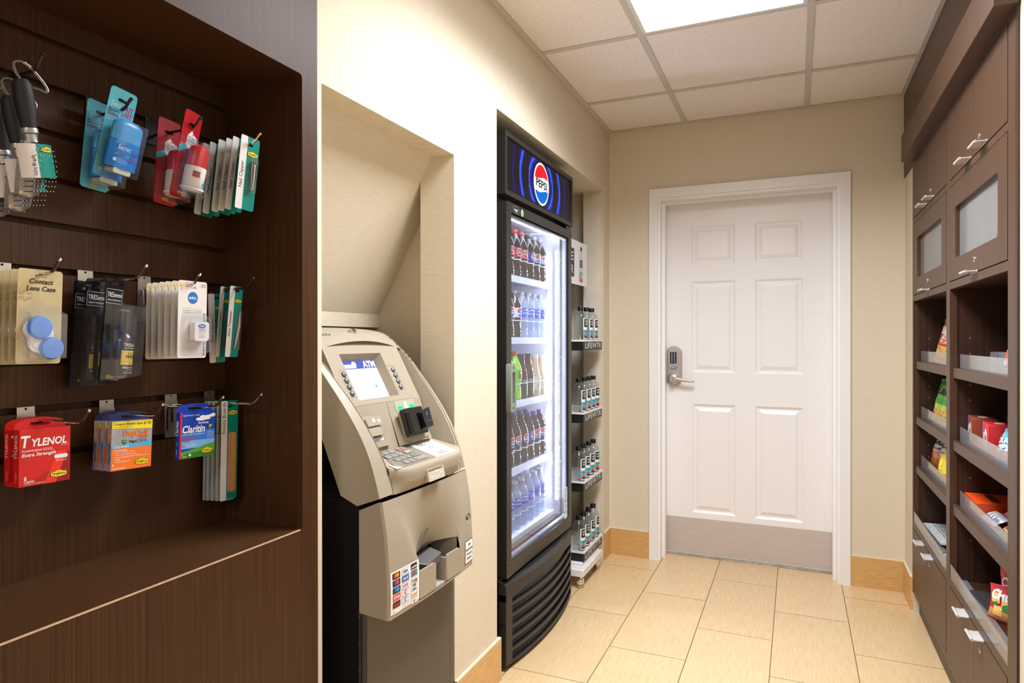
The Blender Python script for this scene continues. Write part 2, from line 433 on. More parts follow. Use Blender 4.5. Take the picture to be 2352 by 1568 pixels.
# right wall (the built-in cabinet sits in its opening)
CY0, CY1 = 1.937, 3.482
rw = MB()
wquad(rw, 'x', XR, CY1, YB, 0, ZC, paper, True); wquad(rw, 'x', XR, 1.15, CY0, 0, ZC, paper, True)
rw.quad([(XR, CY1, 0), (.86, CY1, 0), (.86, CY1, ZC), (XR, CY1, ZC)], paper)
rw.box((XR + .001, 1.04, 0), (XR + .4, 1.15, ZC), paper)
rw.build('wall_right', kind='structure')
b = MB(); wquad(b, 'y', Y0, -1.4, 2.6, 0, ZC, paper, True); b.build('wall_rear', kind='structure')
# baseboards
BH = .152
b = MB()
b.box((XL, NY1 - .001, 0), (XL + .01, FY0 + .017, BH), base_m); b.box((XL, FY1, 0), (XL + .01, YB - .001, BH), base_m)
b.box((XL - .004, NY1, BH), (XL + .01, FY0 + .017, BH + .005), caulk_m); b.box((XL - .004, FY1, BH), (XL + .01, YB, BH + .005), caulk_m)
b.build('baseboard_left', kind='structure')
b = MB()
b.box((XL + .01, YB - .01, 0), (-.77, YB, BH), base_m); b.box((.255, YB - .01, 0), (XR, YB, BH), base_m)
b.box((XL + .01, YB - .01, BH), (-.77, YB, BH + .004), caulk_m); b.box((.255, YB - .01, BH), (XR, YB, BH + .004), caulk_m)
b.build('baseboard_back', kind='structure')
b = MB()
b.box((XR - .01, CY1 + .03, 0), (XR, YB - .01, BH), base_m); b.box((XR - .01, CY1 + .03, BH), (XR, YB - .01, BH + .004), caulk_m)
b.build('baseboard_right', kind='structure')

# ---------------------------------------------------------------- white six-panel door
d = root('door_1', T(-.26, YB, 0), 'white six-panel door with a metal kick plate and keypad lever lock', None, None, 'structure')
c = MB()
cf = YB - .012
def casing(o, i, y0, y1):
    c.T = Matrix(((1, 0, 0, 0), (0, 0, -1, 0), (0, 1, 0, 0), (0, 0, 0, 1)))
    c.plate([(o[0], 0), (i[0], 0), (i[0], i[2]), (i[1], i[2]), (i[1], 0), (o[1], 0), (o[1], o[2]), (o[0], o[2])], -y1, -y0, trim_m)
    c.T = None
casing((-.769, .254, 2.105), (-.720, .205, 2.055), YB - .016, YB + .002)
casing((-.7215, .2065, 2.0565), (-.707, .192, 2.042), YB - .004, YB + .14)
casing((-.7075, .1925, 2.0425), (-.690, .175, 2.030), YB + .045, YB + .10)
c.build('casing', d, world=True, bevel=.0025)
s = MB()
SX0, SX1, SZ0, SZ1, SY = -.705, .189, .012, 2.05, 3.895
s.T = FB(0, SY, 0)
panels = [(-.559, 1.684, -.317, 1.906), (-.212, 1.681, .033, 1.906), (-.556, 1.062, -.315, 1.588), (-.210, 1.062, .035, 1.588), (-.553, .254, -.314, .880), (-.210, .254, .035, .880)]
holes = [[(a, b_), (c_, b_), (c_, d_), (a, d_)] for a, b_, c_, d_ in panels]
s.plate([(SX0, SZ0), (SX1, SZ0), (SX1, SZ1), (SX0, SZ1)], -.04, 0, door_m, holes, back=False)
for a, b_, c_, d_ in panels:
    ins = [(0, 0), (.006, -.004), (.012, -.009), (.02, -.009), (.04, -.001), (.046, -.001)]
    ins2 = ins
    for k in range(len(ins) - 1):
        i0, h0 = ins[k]; i1, h1 = ins[k + 1]
        o_ = [(a + i0, b_ + i0), (c_ - i0, b_ + i0), (c_ - i0, d_ - i0), (a + i0, d_ - i0)]
        n_ = [(a + i1, b_ + i1), (c_ - i1, b_ + i1), (c_ - i1, d_ - i1), (a + i1, d_ - i1)]
        vs = [(x, y, h0) for x, y in o_] + [(x, y, h1) for x, y in n_]
        s.add(vs, [(q, (q + 1) % 4, 4 + (q + 1) % 4, 4 + q) for q in range(4)], door_m)
    i1, h1 = ins[-1]
    s.quad([(a + i1, b_ + i1, h1), (c_ - i1, b_ + i1, h1), (c_ - i1, d_ - i1, h1), (a + i1, d_ - i1, h1)], door_m)
s.build('slab', d, world=True, sharp=12)
k = MB(); k.T = FB(0, SY - .0002, 0)
k.plate(rr(-.701, .018, .181, .221, .002, 1), 0, .0015, kick_m)
for i in range(6):
    x = -.69 + .172 * i
    for z in (.03, .209): k.lathe([(0, .0022), (.0035, .0016), (.0035, .001)], chrome, (x, z, 0), 'z', 8)
k.build('kick_plate', d, world=True, label='metal kick plate with screws')
b = MB(); b.box((-.705, 3.886, 0), (.19, 3.94, .010), mat('threshold', (190, 180, 165), rough=.6, var=.3, scale=40)); b.build('threshold', d, world=True)
L = MB(); L.T = FB(-.655, SY, 0)
L.plate(rr(-.047, .985, .047, 1.213, .046, 8), 0, .012, steel)
L.plate(rr(-.042, .990, .042, 1.208, .041, 8), .012, .020, steel)
L.plate([(-.022, 1.09), (.022, 1.09), (.026, 1.108), (.026, 1.165), (.018, 1.185), (-.018, 1.185), (-.026, 1.165), (-.026, 1.108)], .02, .03, steel)
lk = L.build('keypad_lock', d, world=True, bevel=.002, label='brushed metal keypad lock')
L = MB(); L.T = FB(-.655, SY, 0)
L.plate(rr(-.019, 1.112, .019, 1.18, .006), .03, .032, P((35, 40, 66), .3)); L.build('keypad', lk, world=True)
for i in range(5):
    for j in (-1, 1):
        L = MB(); L.T = FB(-.655, SY, 0); L.lathe([(0, .0365), (.0028, .0355), (.0032, .032)], chrome, (j * .0075, 1.170 - i * .0125, 0), 'z', 10); L.build('button', lk, world=True)
L = MB(); L.T = FB(-.655, SY, 0); L.plate(rr(-.013, 1.082, .013, 1.098, .003), .02, .032, P((120, 126, 140))); L.text('KABA', 0, 1.087, .005, WHITE, .0325, bold=.02); L.build('badge', lk, world=True)
L = MB(); L.T = FB(-.655, SY, 0)
L.lathe([(.034, .02), (.034, .026), (.028, .036), (.018, .04), (0, .04)], steel, (0, 1.024, 0), 'z', 24)
L.lathe([(.015, .04), (.015, .066), (.011, .07), (0, .07)], chrome, (0, 1.024, 0), 'z', 18)
L.tube([(0, 1.024, .055), (.03, 1.025, .056), (.075, 1.018, .056), (.1, 1.014, .055), (.122, 1.013, .05)], [.012, .0115, .0095, .008, .0065], steel, 10)
L.build('lever', lk, world=True, label='brushed lever handle')
# ---------------------------------------------------------------- dark wood display unit with its slatted back
XW, RZ0, RZ1, RY1 = -1.235, .832, 1.838, 1.148
GROOVES = [1.045 + .0827 * i for i in range(10)]
du = root('display_cabinet', T(-1.1, .6, 0), 'dark wood wall display cabinet with a slatted recess full of toiletries', 'cabinet')
b = MB(); b.T = FL(-1.0032, 0, 0)
b.plate([(-.5, 0), (1.1965, 0), (1.1965, ZC), (-.5, ZC)], -.018, 0, wood_dark, [rr(-.3, RZ0, 1.1465, RZ1, .008, 4)])
b.build('face_panel', du, world=True, sharp=30)
b = MB()
prof = [(XW, RZ0 - .02)]
for z in GROOVES: prof += [(XW, z - .0055), (XW - .0035, z - .0065), (XW - .014, z - .0065), (XW - .014, z + .0105), (XW - .009, z + .0105), (XW - .003, z + .0055), (XW, z + .0065)]
prof.append((XW, RZ1 + .02))
vs = [(x, -.45, z) for x, z in prof] + [(x, RY1 + .01, z) for x, z in prof]; n = len(prof)
b.add(vs, [(i, n + i, n + i + 1, i + 1) for i in range(n - 1)], wood_dark)
b.build('slatted_back', du, world=True, sharp=20)
b = MB(); b.box((XW - .02, RY1, RZ0 - .02), (-1.0214, RY1 + .018, RZ1 + .02), wood_dark); b.build('side_panel', du, world=True)
b = MB(); b.box((XW - .02, -.45, RZ1), (-1.0214, RY1 + .01, RZ1 + .018), wood_dark); b.build('soffit', du, world=True)
b = MB(); b.box((XW - .02, -.45, RZ0 - .018), (-1.0214, RY1 + .01, RZ0), wood_dark); b.build('ledge', du, world=True)
b = MB(); b.box((-1.006, -.3, RZ0 - .0016), (-1.0026, 1.139, RZ0 + .0006), wood_edge); b.build('edge_band', du, world=True, label='worn pale front edge of the ledge')

# ---------------------------------------------------------------- hooks
ROW = {3: 1.127, 2: 1.375, 1: 1.706}
def hook(y, row, m, tip, drop, label, rise=.020, plate_h=.048, double=False, pm=None, tipup=.02):
    z = ROW[row]; pm = pm or m
    t = root('display_hook', T(XW, y, z), label, 'hook', {1: 'hooks in the top row', 2: 'hooks in the middle row', 3: 'hooks in the bottom row'}[row])
    b = MB(); b.T = FL(XW, y, z)
    hole = ell(0, .0035, .0022, .0022, 8)
    b.plate([(-.0145, -.006), (.0145, -.006), (.0145, .007), (-.0145, .007)], .0006, .0018, pm, [hole])
    b.plate([(-.0155, -plate_h), (.0155, -plate_h), (.0155, -.009), (-.0155, -.009)], .0008, .003, pm)
    b.plate([(-.0145, -.0095), (.0145, -.0095), (.0145, -.005), (-.0145, -.005)], .0, .0022, pm)
    b.build('bracket', t, world=True)
    L = tip - XW
    zz = -drop
    b = MB(); b.T = FL(XW, y, z)
    b.tube([(0, -plate_h * .62, .004), (0, zz - .004, .0045), (0, zz - .001, .007), (0, zz, .011), (0, zz + .001, L - .03), (0, zz + .002, L - .022), (0, zz + .002 + tipup * .25, L - .014), (0, zz + .002 + tipup * .9, L - .003), (0, zz + .002 + tipup, L)], .0027, m, 8)
    b.lathe([(0, .0034), (.0024, .0024), (.0034, 0), (.0024, -.0024), (0, -.0034)], m, (0, zz + .002 + tipup, L), 'y', 10)
    b.build('prong', t, world=True)
    if double:
        b = MB(); b.T = FL(XW, y + double, z)
        b.tube([(0, -plate_h * .8, .004), (0, zz - .012, .0045), (0, zz - .006, .006), (0, zz - .003, .011), (0, zz - .002, .05)], .0025, m, 8); b.build('prong', t, world=True)
    return t
hook(.711, 3, chrome, -1.066, .014, 'chrome hook carrying the red painkiller boxes', pm=zinc)
hook(.857, 3, chrome, -1.078, .018, 'chrome hook carrying the orange cold remedy boxes', pm=zinc)
hook(1.0, 3, chrome, -1.082, .016, 'chrome hook carrying the blue allergy box', pm=zinc, plate_h=.085, double=-.012)
hook(1.101, 3, chrome, -1.078, .018, 'chrome hook carrying the emery boards', pm=zinc)
hook(.674, 2, chrome, -1.081, .018, 'chrome hook carrying the contact lens cases', pm=zinc)
hook(.816, 2, chrome, -1.068, .014, 'chrome hook carrying the hairspray packs', pm=zinc)
hook(.938, 2, chrome, -1.076, .018, 'chrome hook carrying the dental floss cards', pm=zinc, plate_h=.085, double=.012)
hook(1.070, 2, blackmetal, -1.070, .014, 'black hook carrying the tweezers')
hook(.652, 1, blackmetal, -1.085, .030, 'black hook carrying the hair brushes', tipup=.022)
hook(.832, 1, blackmetal, -1.128, .028, 'black hook carrying the blue deodorant packs', tipup=.016)
hook(.955, 1, blackmetal, -1.092, .030, 'black hook carrying the red deodorant packs', tipup=.016)
hook(1.056, 1, chrome, -1.036, .040, 'chrome hook carrying the nail clippers', tipup=.016)

# ---------------------------------------------------------------- helpers for packaging
TEAL = P((0, 134, 122), .35); CARDW = P((228, 222, 220), .4); YEL = P((240, 215, 40), .35); NAVY = P((20, 34, 110), .35)
clearp = clear('clear_blister', (252, 252, 254), ior=1.4, rough=.07, gmin=.03, milky=.03, mc=(225, 226, 232))
def logo(b, x, y, w, z=.0006, rot=0):
    """the yellow shop badge"""
    h = w * .42
    sh = lambda k: [(x + px * w * k, y + py * h * k) for px, py in ((-.5, 0), (-.46, .25), (-.2, .36), (-.1, .5), (.1, .5), (.2, .36), (.46, .25), (.5, 0), (.46, -.3), (.15, -.42), (0, -.46), (-.15, -.42), (-.46, -.3))]
    b.flat(sh(1.06), z, P((70, 66, 20))); b.flat(sh(.97), z + .0005, YEL)
    b.text('DrugStore', x, y - h * .12, h * .30, BLACK, z + .0010, w=w * .78, bold=.012, rot=rot)
    b.text('Lil', x, y + h * .24, h * .13, BLACK, z + .0010)
def hangcard(w, top, bot, m, r=.005, slotw=.016, sloth=.005, th=.0009):
    b = MB()
    b.plate(rr(-w / 2, -bot, w / 2, top, r, 4), -th, 0, m, [rr(-slotw / 2, -sloth / 2, slotw / 2, sloth / 2, sloth * .45, 3)])
    return b
def place(t0, M0, first, label):
    if first[0]:
        first[0] = False; t0.matrix_basis = M0; WM[t0.name] = M0.copy(); t0['label'] = label; return t0
    return copy_tree(t0, M0, label)
ORD = ['front', 'second', 'third', 'fourth', 'fifth', 'sixth']

# teal cards: nail clippers, tweezers, emery boards
def teal_card(name, cat, group, w, top, bot, strip, txt, txth, txtl, product, logo_y):
    t = root(name, None, 'x', cat, group)
    b = hangcard(w, top, bot, TEAL)
    b.build('card', t)
    b = MB()
    b.plate(rr(-w / 2, -bot, -w / 2 + strip, top, .0035, 4), 0, .0004, CARDW)
    b.text(txt, -w / 2 + strip * .66, -bot + .045 if txtl else -.06, txth, DKTEXT, .0007, 'l', rot=90, bold=.0)
    logo(b, w / 2 - (w - strip) / 2 - .001, logo_y, (w - strip) * .86)
    b.build('printed_lettering', t)
    product(t)
    return t
def clipper(t):
    K = T(-.001, .034, 0) @ Matrix.Diagonal((1.15, 1.15, 1, 1))
    b = MB(); b.T = K
    b.plate(rr(-.001, -.118, .019, -.050, .006), .0, .0025, clearp, back=False); b.plate(rr(.001, -.116, .017, -.052, .005), .0025, .009, clearp, back=False); b.build('blister', t)
    b = MB(); b.T = K
    for z0 in (.002, .006):
        b.plate([(.006, -.112), (.009, -.114), (.012, -.112), (.0145, -.09), (.0145, -.062), (.0125, -.057), (.0055, -.057), (.0035, -.062), (.0045, -.09)], z0, z0 + .0016, chrome)
    b.tube([(.009, -.110, .0095), (.0088, -.085, .0092), (.009, -.064, .0085)], [.002, .0032, .0036], chrome, 8)
    b.lathe([(0, .003), (.003, .0025), (.003, 0)], chrome, (.009, -.066, .0085), 'z', 10)
    b.lathe([(.0014, 0), (.0026, 0), (.0026, .002), (.0014, .002)], chrome, (.009, -.109, .0075), 'z', 10)
    b.build('clipper', t)
c0 = teal_card('nail_clipper', 'nail clipper', 'nail clippers on one hook', .049, .017, .137, .0175, 'Nail Clipper', .0078, True, clipper, -.018)
fi = [True]; LB = ['frontmost nail clipper card, its metal clipper showing on teal', 'second nail clipper card, directly behind the front one', 'third nail clipper card from the front of its hook', 'fourth nail clipper card from the front of its hook', 'fifth nail clipper card from the front of its hook', 'rearmost nail clipper card, closest to the red deodorants']
for i, x in enumerate((-1.062, -1.088, -1.107, -1.126, -1.155, -1.174)):
    place(c0, FL(x, 1.0545 - .001 * (i % 2), 1.663 - .001 * i) @ RX(5 + (i % 3)) @ RZ(-2.5 - .5 * (i % 2)) @ RY([-3, 4, 2, -2, 5, 1][i]), fi, LB[i])
def tweez(t):
    b = MB(); b.plate(rr(.001, -.142 + .012, .016, -.042, .003), 0, .0022, clearp, back=False); b.plate(rr(.002, -.129, .015, -.043, .003), .0022, .007, clearp, back=False); b.build('blister', t)
    b = MB()
    b.tube([(.0115, -.044, .003), (.0095, -.075, .0036), (.006, -.105, .0036), (.0035, -.127, .003)], [.0012, .002, .0018, .0008], chrome, 6)
    b.tube([(.0115, -.044, .003), (.0125, -.075, .0048), (.009, -.105, .0048), (.004, -.127, .0035)], [.0012, .002, .0018, .0008], chrome, 6)
    b.build('tweezers', t)
c0 = teal_card('slant_tweezers', 'tweezers', 'tweezers on the black hook', .034, .010, .145, .013, 'Slant Tweezer', .0066, True, tweez, -.022)
fi = [True]
for i, (x, y, rz) in enumerate(((-1.124, 1.076, -2.0), (-1.155, 1.075, -2), (-1.184, 1.076, 5))):
    place(c0, FL(x, y, 1.358 - (.014 if i == 2 else 0)) @ RX(4) @ RZ(rz) @ RY([-4, 8, -28][i]), fi, ['frontmost tweezers card, slim metal tweezers on teal', 'middle tweezers card, its white edge showing behind the front one', 'rearmost tweezers card, hanging low and swung towards the floss'][i])
def boards(t):
    b = MB()
    for k, m in ((0, P((190, 150, 105))), (1, P((176, 128, 84))), (2, P((214, 150, 60)))):
        b.plate(rr(-.004 + .002 * k, -.192, .0085 + .002 * k, -.058, .006, 5), .0008 + .002 * k, .0024 + .002 * k, m)
    b.text('100%', .0065, -.125, .0022, DKTEXT, .0066)
    b.build('emery_boards', t)
    b = MB(); b.plate(rr(-.006, -.196, .0145, -.054, .008, 5), .0005, .0012, clearp, back=False); b.plate(rr(-.005, -.195, .0135, -.055, .007, 5), .0012, .009, clearp, back=False); b.text('12 Boards', .002, -.211, .0035, CARDW, .0007); b.build('blister', t)
c0 = teal_card('emery_board_pack', 'nail file', 'emery board packs on one hook', .046, .013, .210, .0165, 'Emery Boards', .0085, False, boards, -.014)
# text of this one starts higher up the strip
fi = [True]
for i, x in enumerate((-1.171, -1.186, -1.199, -1.212, -1.222)):
    place(c0, FL(x, 1.1015 - .0006 * i, 1.101 - .0005 * i) @ RX(.8) @ RZ(-.6) @ RY([-2, 3, 3, 2, 2][i]), fi, ['frontmost emery board pack, tan boards on a teal card', 'second emery board pack, directly behind the front one', 'third emery board pack from the front of its hook', 'fourth emery board pack from the front of its hook', 'rearmost emery board pack, against the slatted back'][i])

# ---------------------------------------------------------------- contact lens cases
BEIGE = mat('beige_card', (203, 186, 142), rough=.45, c2=(189, 171, 126), scale=30, detail=4)
t = root('contact_lens_case', None, 'x', 'lens case', 'contact lens cases on one hook')
b = hangcard(.069, .011, .142, BEIGE, slotw=.018); b.build('card', t)
b = MB(); BR = P((58, 46, 30))
b.text('Contact', .001, -.012, .0075, BR, .0006, bold=.02, shear=.15, w=.037); b.text('Lens Case', .001, -.0235, .0075, BR, .0006, bold=.02, shear=.15, w=.045)
FLW = P((180, 160, 112))
for k in range(6):
    a = radians(30 + 60 * k); b.flat(ell(-.022 + .007 * cos(a), -.032 + .007 * sin(a), .0035, .0018, 10), .0004 + .00003 * k, FLW)
for k in range(7): b.flat(ell(-.030 + .004 * k, -.10 - .003 * (k % 3) - .012 * (k / 6.0), .003, .0012, 8), .0004 + .00002 * k, FLW)
for k in range(9): b.flat(ell(.012 + .002 * k, -.075 - .006 * k, .004, .0012, 8), .0004 + .00002 * k, FLW)
b.build('printed_lettering', t)
LBL = mat('lens_cap_blue', (84, 146, 232), rough=.35, var=.05)
b = MB()
b.plate(rr(-.019, -.124, .019, -.076, .016, 6), .001, .006, P((238, 238, 242)))
b.T = T(0, -.1, 0) @ RZ(-55); b.plate(rr(-.033, -.0165, .033, .0165, .016, 6), .001, .008, P((232, 234, 240))); b.T = None
cs = b.build('case', t)
for cx, cy in ((-.0055, -.083), (.0135, -.1165)):
    b = MB(); b.lathe([(.0172, .004), (.0179, .006), (.0179, .0135), (.0166, .0155), (.0155, .0158), (0, .0154)], LBL, (cx, cy, 0), 'z', 30)
    for k in range(40):
        a = 2 * pi * k / 40; b.box((cx + .0179 * cos(a) - .0005, cy + .0179 * sin(a) - .0005, .006), (cx + .0179 * cos(a) + .0005, cy + .0179 * sin(a) + .0005, .0125), LBL)
    b.text('L' if cx < 0 else 'R', cx, cy - .004, .008, P((70, 130, 220)), .0156, shear=.1); b.build('cap', cs, label='blue screw cap of the lens case')
b = MB(); b.plate(rr(-.0305, -.137, .0335, -.0475, .004), .0004, .0014, clearp, back=False)
b.add([(-.026, -.135, .0014), (.0335, -.135, .0014), (.0335, -.055, .0014), (-.026, -.055, .0014), (-.024, -.132, .019), (.0325, -.132, .019), (.0325, -.06, .019), (-.024, -.06, .019)], [(4, 5, 6, 7), (0, 1, 5, 4), (1, 2, 6, 5), (2, 3, 7, 6), (3, 0, 4, 7)], clearp); b.build('blister', t)
fi = [True]
for i, x in enumerate((-1.128, -1.148, -1.165, -1.183, -1.204)):
    place(t, FL(x, .6735, 1.354 - .0006 * i) @ RX(1.5) @ RZ(-.8) @ RY([0, 2, -1, 2, 1][i]), fi, ['frontmost contact lens case on beige card, blue caps showing', 'second contact lens card, just behind the blue capped front one', 'third contact lens card from the front of its hook', 'fourth contact lens card from the front, at the edge of the photo', 'rearmost contact lens card, mostly beyond the edge of the photo'][i])

# ---------------------------------------------------------------- dental floss
t = root('dental_floss', None, 'x', 'dental floss', 'dental floss cards on one hook')
FW = P((226, 222, 216), .4)
b = hangcard(.067, .013, .139, FW, slotw=.016); b.build('card', t)
b = MB(); BLU = P((32, 110, 200)); GR = P((150, 148, 146)); RED = P((205, 50, 40))
b.flat(ell(.0, -.020, .0115, .0118, 28), .0004, BLU); b.text('etc.', 0, -.0228, .0062, WHITE, .0008, bold=.02, w=.019)
b.flat(ell(-.026, .006, .0042, .0048, 16), .0004, P((240, 190, 50))); b.flat(ell(-.026, .0065, .0024, .003, 12), .0006, FW); b.rect(-.0275, -.002, -.0245, .001, .0006, P((240, 190, 50))); b.rect(-.0268, -.0045, -.0252, -.003, .0006, RED)
for k, s_ in enumerate(("Children's", 'Miracle Network', 'Hospitals')): b.text(s_, -.019, .009 - .0036 * k, .002, RED, .0005, 'l')
b.text('$250,000', .031, .0055, .0022, DKTEXT, .0005, 'r'); b.text('Donation', .031, .002, .0022, DKTEXT, .0005, 'r')
b.flat(rr(-.022, -.049, .022, -.041, .004), .0003, GR); b.flat(rr(-.0215, -.0485, .0215, -.0415, .0037), .0004, FW); b.text('thought you had it all?', 0, -.0463, .0028, GR, .0006, w=.038)
b.text('personal care', .030, -.134, .0062, P((128, 126, 124)), .0005, 'l', rot=90, w=.085, space=1.1)
b.build('printed_lettering', t)
b = MB(); b.plate(rr(-.007, -.105, .027, -.067, .006, 5), .001, .015, P((233, 232, 230), .3)); fl_ = b.build('floss_box', t, bevel=.0015)
b = MB(); b.T = T(-.0055, 0, 0); b.flat(ell(.0155, -.0755, .009, .0042, 20), .0153, BLU); b.text('Glide', .0155, -.077, .0034, WHITE, .0156, shear=.2, bold=.02)
for k, (s_, h_) in enumerate((('PRO-HEALTH', .0019), ('ADVANCED', .0019), ('with Oral-B technology', .0011), ('helps prevent gingivitis', .0011), ('clinical protection', .0011), ('44 YD (40 M)', .0017))): b.text(s_, .0155, -.0825 - .0031 * k, h_, NAVY, .0154)
b.build('label', fl_)
b = MB(); b.plate(rr(-.026, -.135, .0325, -.049, .006), .0002, .0009, clearp, back=False); b.plate(rr(-.022, -.128, .0325, -.056, .006), .0009, .0165, clearp, back=False); b.build('blister', t)
fi = [True]
for i, x in enumerate((-1.095, -1.114, -1.132, -1.150, -1.167, -1.184)):
    place(t, FL(x, .9385, 1.354 - .0006 * i) @ RX(1.2) @ RZ(-.3) @ RY([0, 2, 1, 3, -1, 2][i]), fi, ['frontmost dental floss card with a blue round badge', 'second dental floss card, just behind the front one', 'third dental floss card from the front of its hook', 'fourth dental floss card from the front of its hook', 'fifth dental floss card from the front of its hook', 'rearmost dental floss card, beside the bare metal hook plate'][i])

# ---------------------------------------------------------------- hairspray packs
smoke = clear('smoky_card', (150, 150, 156), ior=1.3, rough=.08, milky=.12, mc=(60, 60, 66))
t = root('hairspray_pack', None, 'x', 'hairspray', 'hairspray packs on one hook')
b = hangcard(.048, .014, .183, smoke, r=.006, slotw=.018); b.build('card', t, label='smoky clear plastic card')
b = MB(); CHAR = P((26, 25, 27), .4)
b.plate(rr(-.0225, -.182, .0225, -.118, .004), .0002, .0006, CHAR); b.build('card_base', t); b = MB()
b.rect(-.0205, -.036, .021, -.010, .0004, CHAR)
for x0, y0, x1, y1 in ((-.0205, -.0365, .021, -.036), (-.0205, -.0105, .021, -.010), (-.0207, -.0365, -.0203, -.010), (.0206, -.0365, .021, -.010)): b.rect(x0, y0, x1, y1, .0007, WHITE)
b.text('TRESemmé', 0, -.0245, .0085, WHITE, .0008, w=.037); b.text('USED BY PROFESSIONALS', 0, -.0315, .0025, WHITE, .0008, w=.035)
logo(b, .002, -.170, .019); b.text('2 FL OZ (59 mL)', .016, -.178, .002, WHITE, .0009); b.build('printed_lettering', t)
b = MB(); DK = mat('dark_bottle', (30, 22, 22), rough=.25, spec=.6, var=.2)
b.lathe([(0, -.168), (.0165, -.168), (.0172, -.164), (.0172, -.105), (.0145, -.095), (.009, -.089), (.009, -.086)], DK, (.005, 0, .02), 'y', 28)
bt = b.build('spray_bottle', t)
b = MB(); b.lathe([(.009, -.086), (.0105, -.085), (.0105, -.055), (.0095, -.050), (0, -.0495)], P((24, 24, 26), .3), (.005, 0, .02), 'y', 20); b.build('cap', bt)
b = MB(); R = .0175
def wrapf(R, cx=0, cz=0): return lambda p: Vector((cx + (R + p.z) * sin(p.x / R), p.y, cz + (R + p.z) * cos(p.x / R)))
b.fn = wrapf(R, .005, .02)
b.grid(lambda u, v: (-.02 + .04 * u, -.165 + .06 * v, 0), 12, 1, CHAR)
b.grid(lambda u, v: (-.017 + .034 * u, -.147 + .026 * v, .0002), 12, 1, P((222, 196, 78), .4))
b.grid(lambda u, v: (-.017 + .034 * u, -.1415 + .0004 * v, .0004), 12, 1, CHAR)
b.text('TRESemmé', 0, -.1135, .0058, WHITE, .0005, w=.028); b.text('USED BY PROFESSIONALS', 0, -.1175, .0018, WHITE, .0005, w=.026)
b.text('Extra', 0, -.1275, .0045, P((80, 62, 20)), .0006, shear=.3); b.text('HOLD', 0, -.1345, .0055, BLACK, .0006, bold=.03, w=.019); b.text('HAIRSPRAY', 0, -.1385, .0018, BLACK, .0006); b.text('PRO', 0, -.1455, .0022, BLACK, .0006, bold=.02)
b.text('HOLD | 1 2 3 4 5', 0, -.1535, .0032, WHITE, .0005, w=.028, bold=.02); b.text('SALON CARE', 0, -.1575, .0016, WHITE, .0005); b.text('2 fl oz (59 mL)', 0, -.1625, .0026, WHITE, .0005)
b.build('label', bt, label='black and yellow bottle label')
b = MB(); b.add([(-.021, -.176, .001), (.040, -.168, .001), (.040, -.034, .001), (-.021, -.034, .001), (-.014, -.172, .038), (.038, -.166, .038), (.038, -.040, .038), (-.014, -.040, .038)], [(4, 5, 6, 7), (0, 1, 5, 4), (1, 2, 6, 5), (2, 3, 7, 6), (3, 0, 4, 7)], clearp); b.build('blister', t)
fi = [True]
for i, (x, y, dz, rz) in enumerate(((-1.150, .816, .0, -3.0), (-1.196, .817, -.004, -3.4), (-1.215, .806, -.008, -3.0))):
    place(t, FL(x, y, 1.354 + dz) @ RX(2.5 if i == 0 else 1) @ RZ(rz) @ RY([17, -4, 3][i]), fi, ['frontmost hairspray pack in a clear box on a smoky card', 'second hairspray pack, its yellow label showing behind the front one', 'rearmost hairspray pack, almost hidden against the slatted back'][i])

# ---------------------------------------------------------------- boxed remedies
def boxed(name, cat, group, w, h, dth, front, side, tabm, paint, paint_side, tabh=.017):
    """hanging carton: origin at the hook, box hangs below; front face at z=0"""
    t = root(name, None, 'x', cat, group)
    y1 = -.012
    b = MB(); b.box((-w / 2, y1 - h, -dth), (w / 2, y1, 0), front)
    b.quad([(-w / 2 - .0002, y1, 0), (-w / 2 - .0002, y1, -dth), (-w / 2 - .0002, y1 - h, -dth), (-w / 2 - .0002, y1 - h, 0)], side)
    b.build('carton', t)
    b = MB(); b.T = T(0, y1, 0) @ RX(-22)
    tp = [(-w / 2, -.001)] + [(-w / 2 * cos(pi * k / 14 ** 1.0), tabh * (sin(pi * k / 14) ** .55)) for k in range(1, 14)] + [(w / 2, -.001)]
    b.T = T(0, y1, -dth + .0004) @ RX(0)
    b.plate(tp[::-1], -.0005, .0, tabm, [rr(-.017, .004, .017, .010, .0029)]); b.build('hang_tab', t)
    b = MB(); b.T = T(0, y1 - h, .0003); paint(b, w, h); b.build('printed_lettering', t)
    b = MB(); b.T = T(-w / 2 - .0006, y1 - h, -dth / 2) @ RY(-90); paint_side(b, dth, h); b.build('side_lettering', t)
    return t
REDB = mat('red_carton', (206, 28, 26), rough=.35, var=.06)
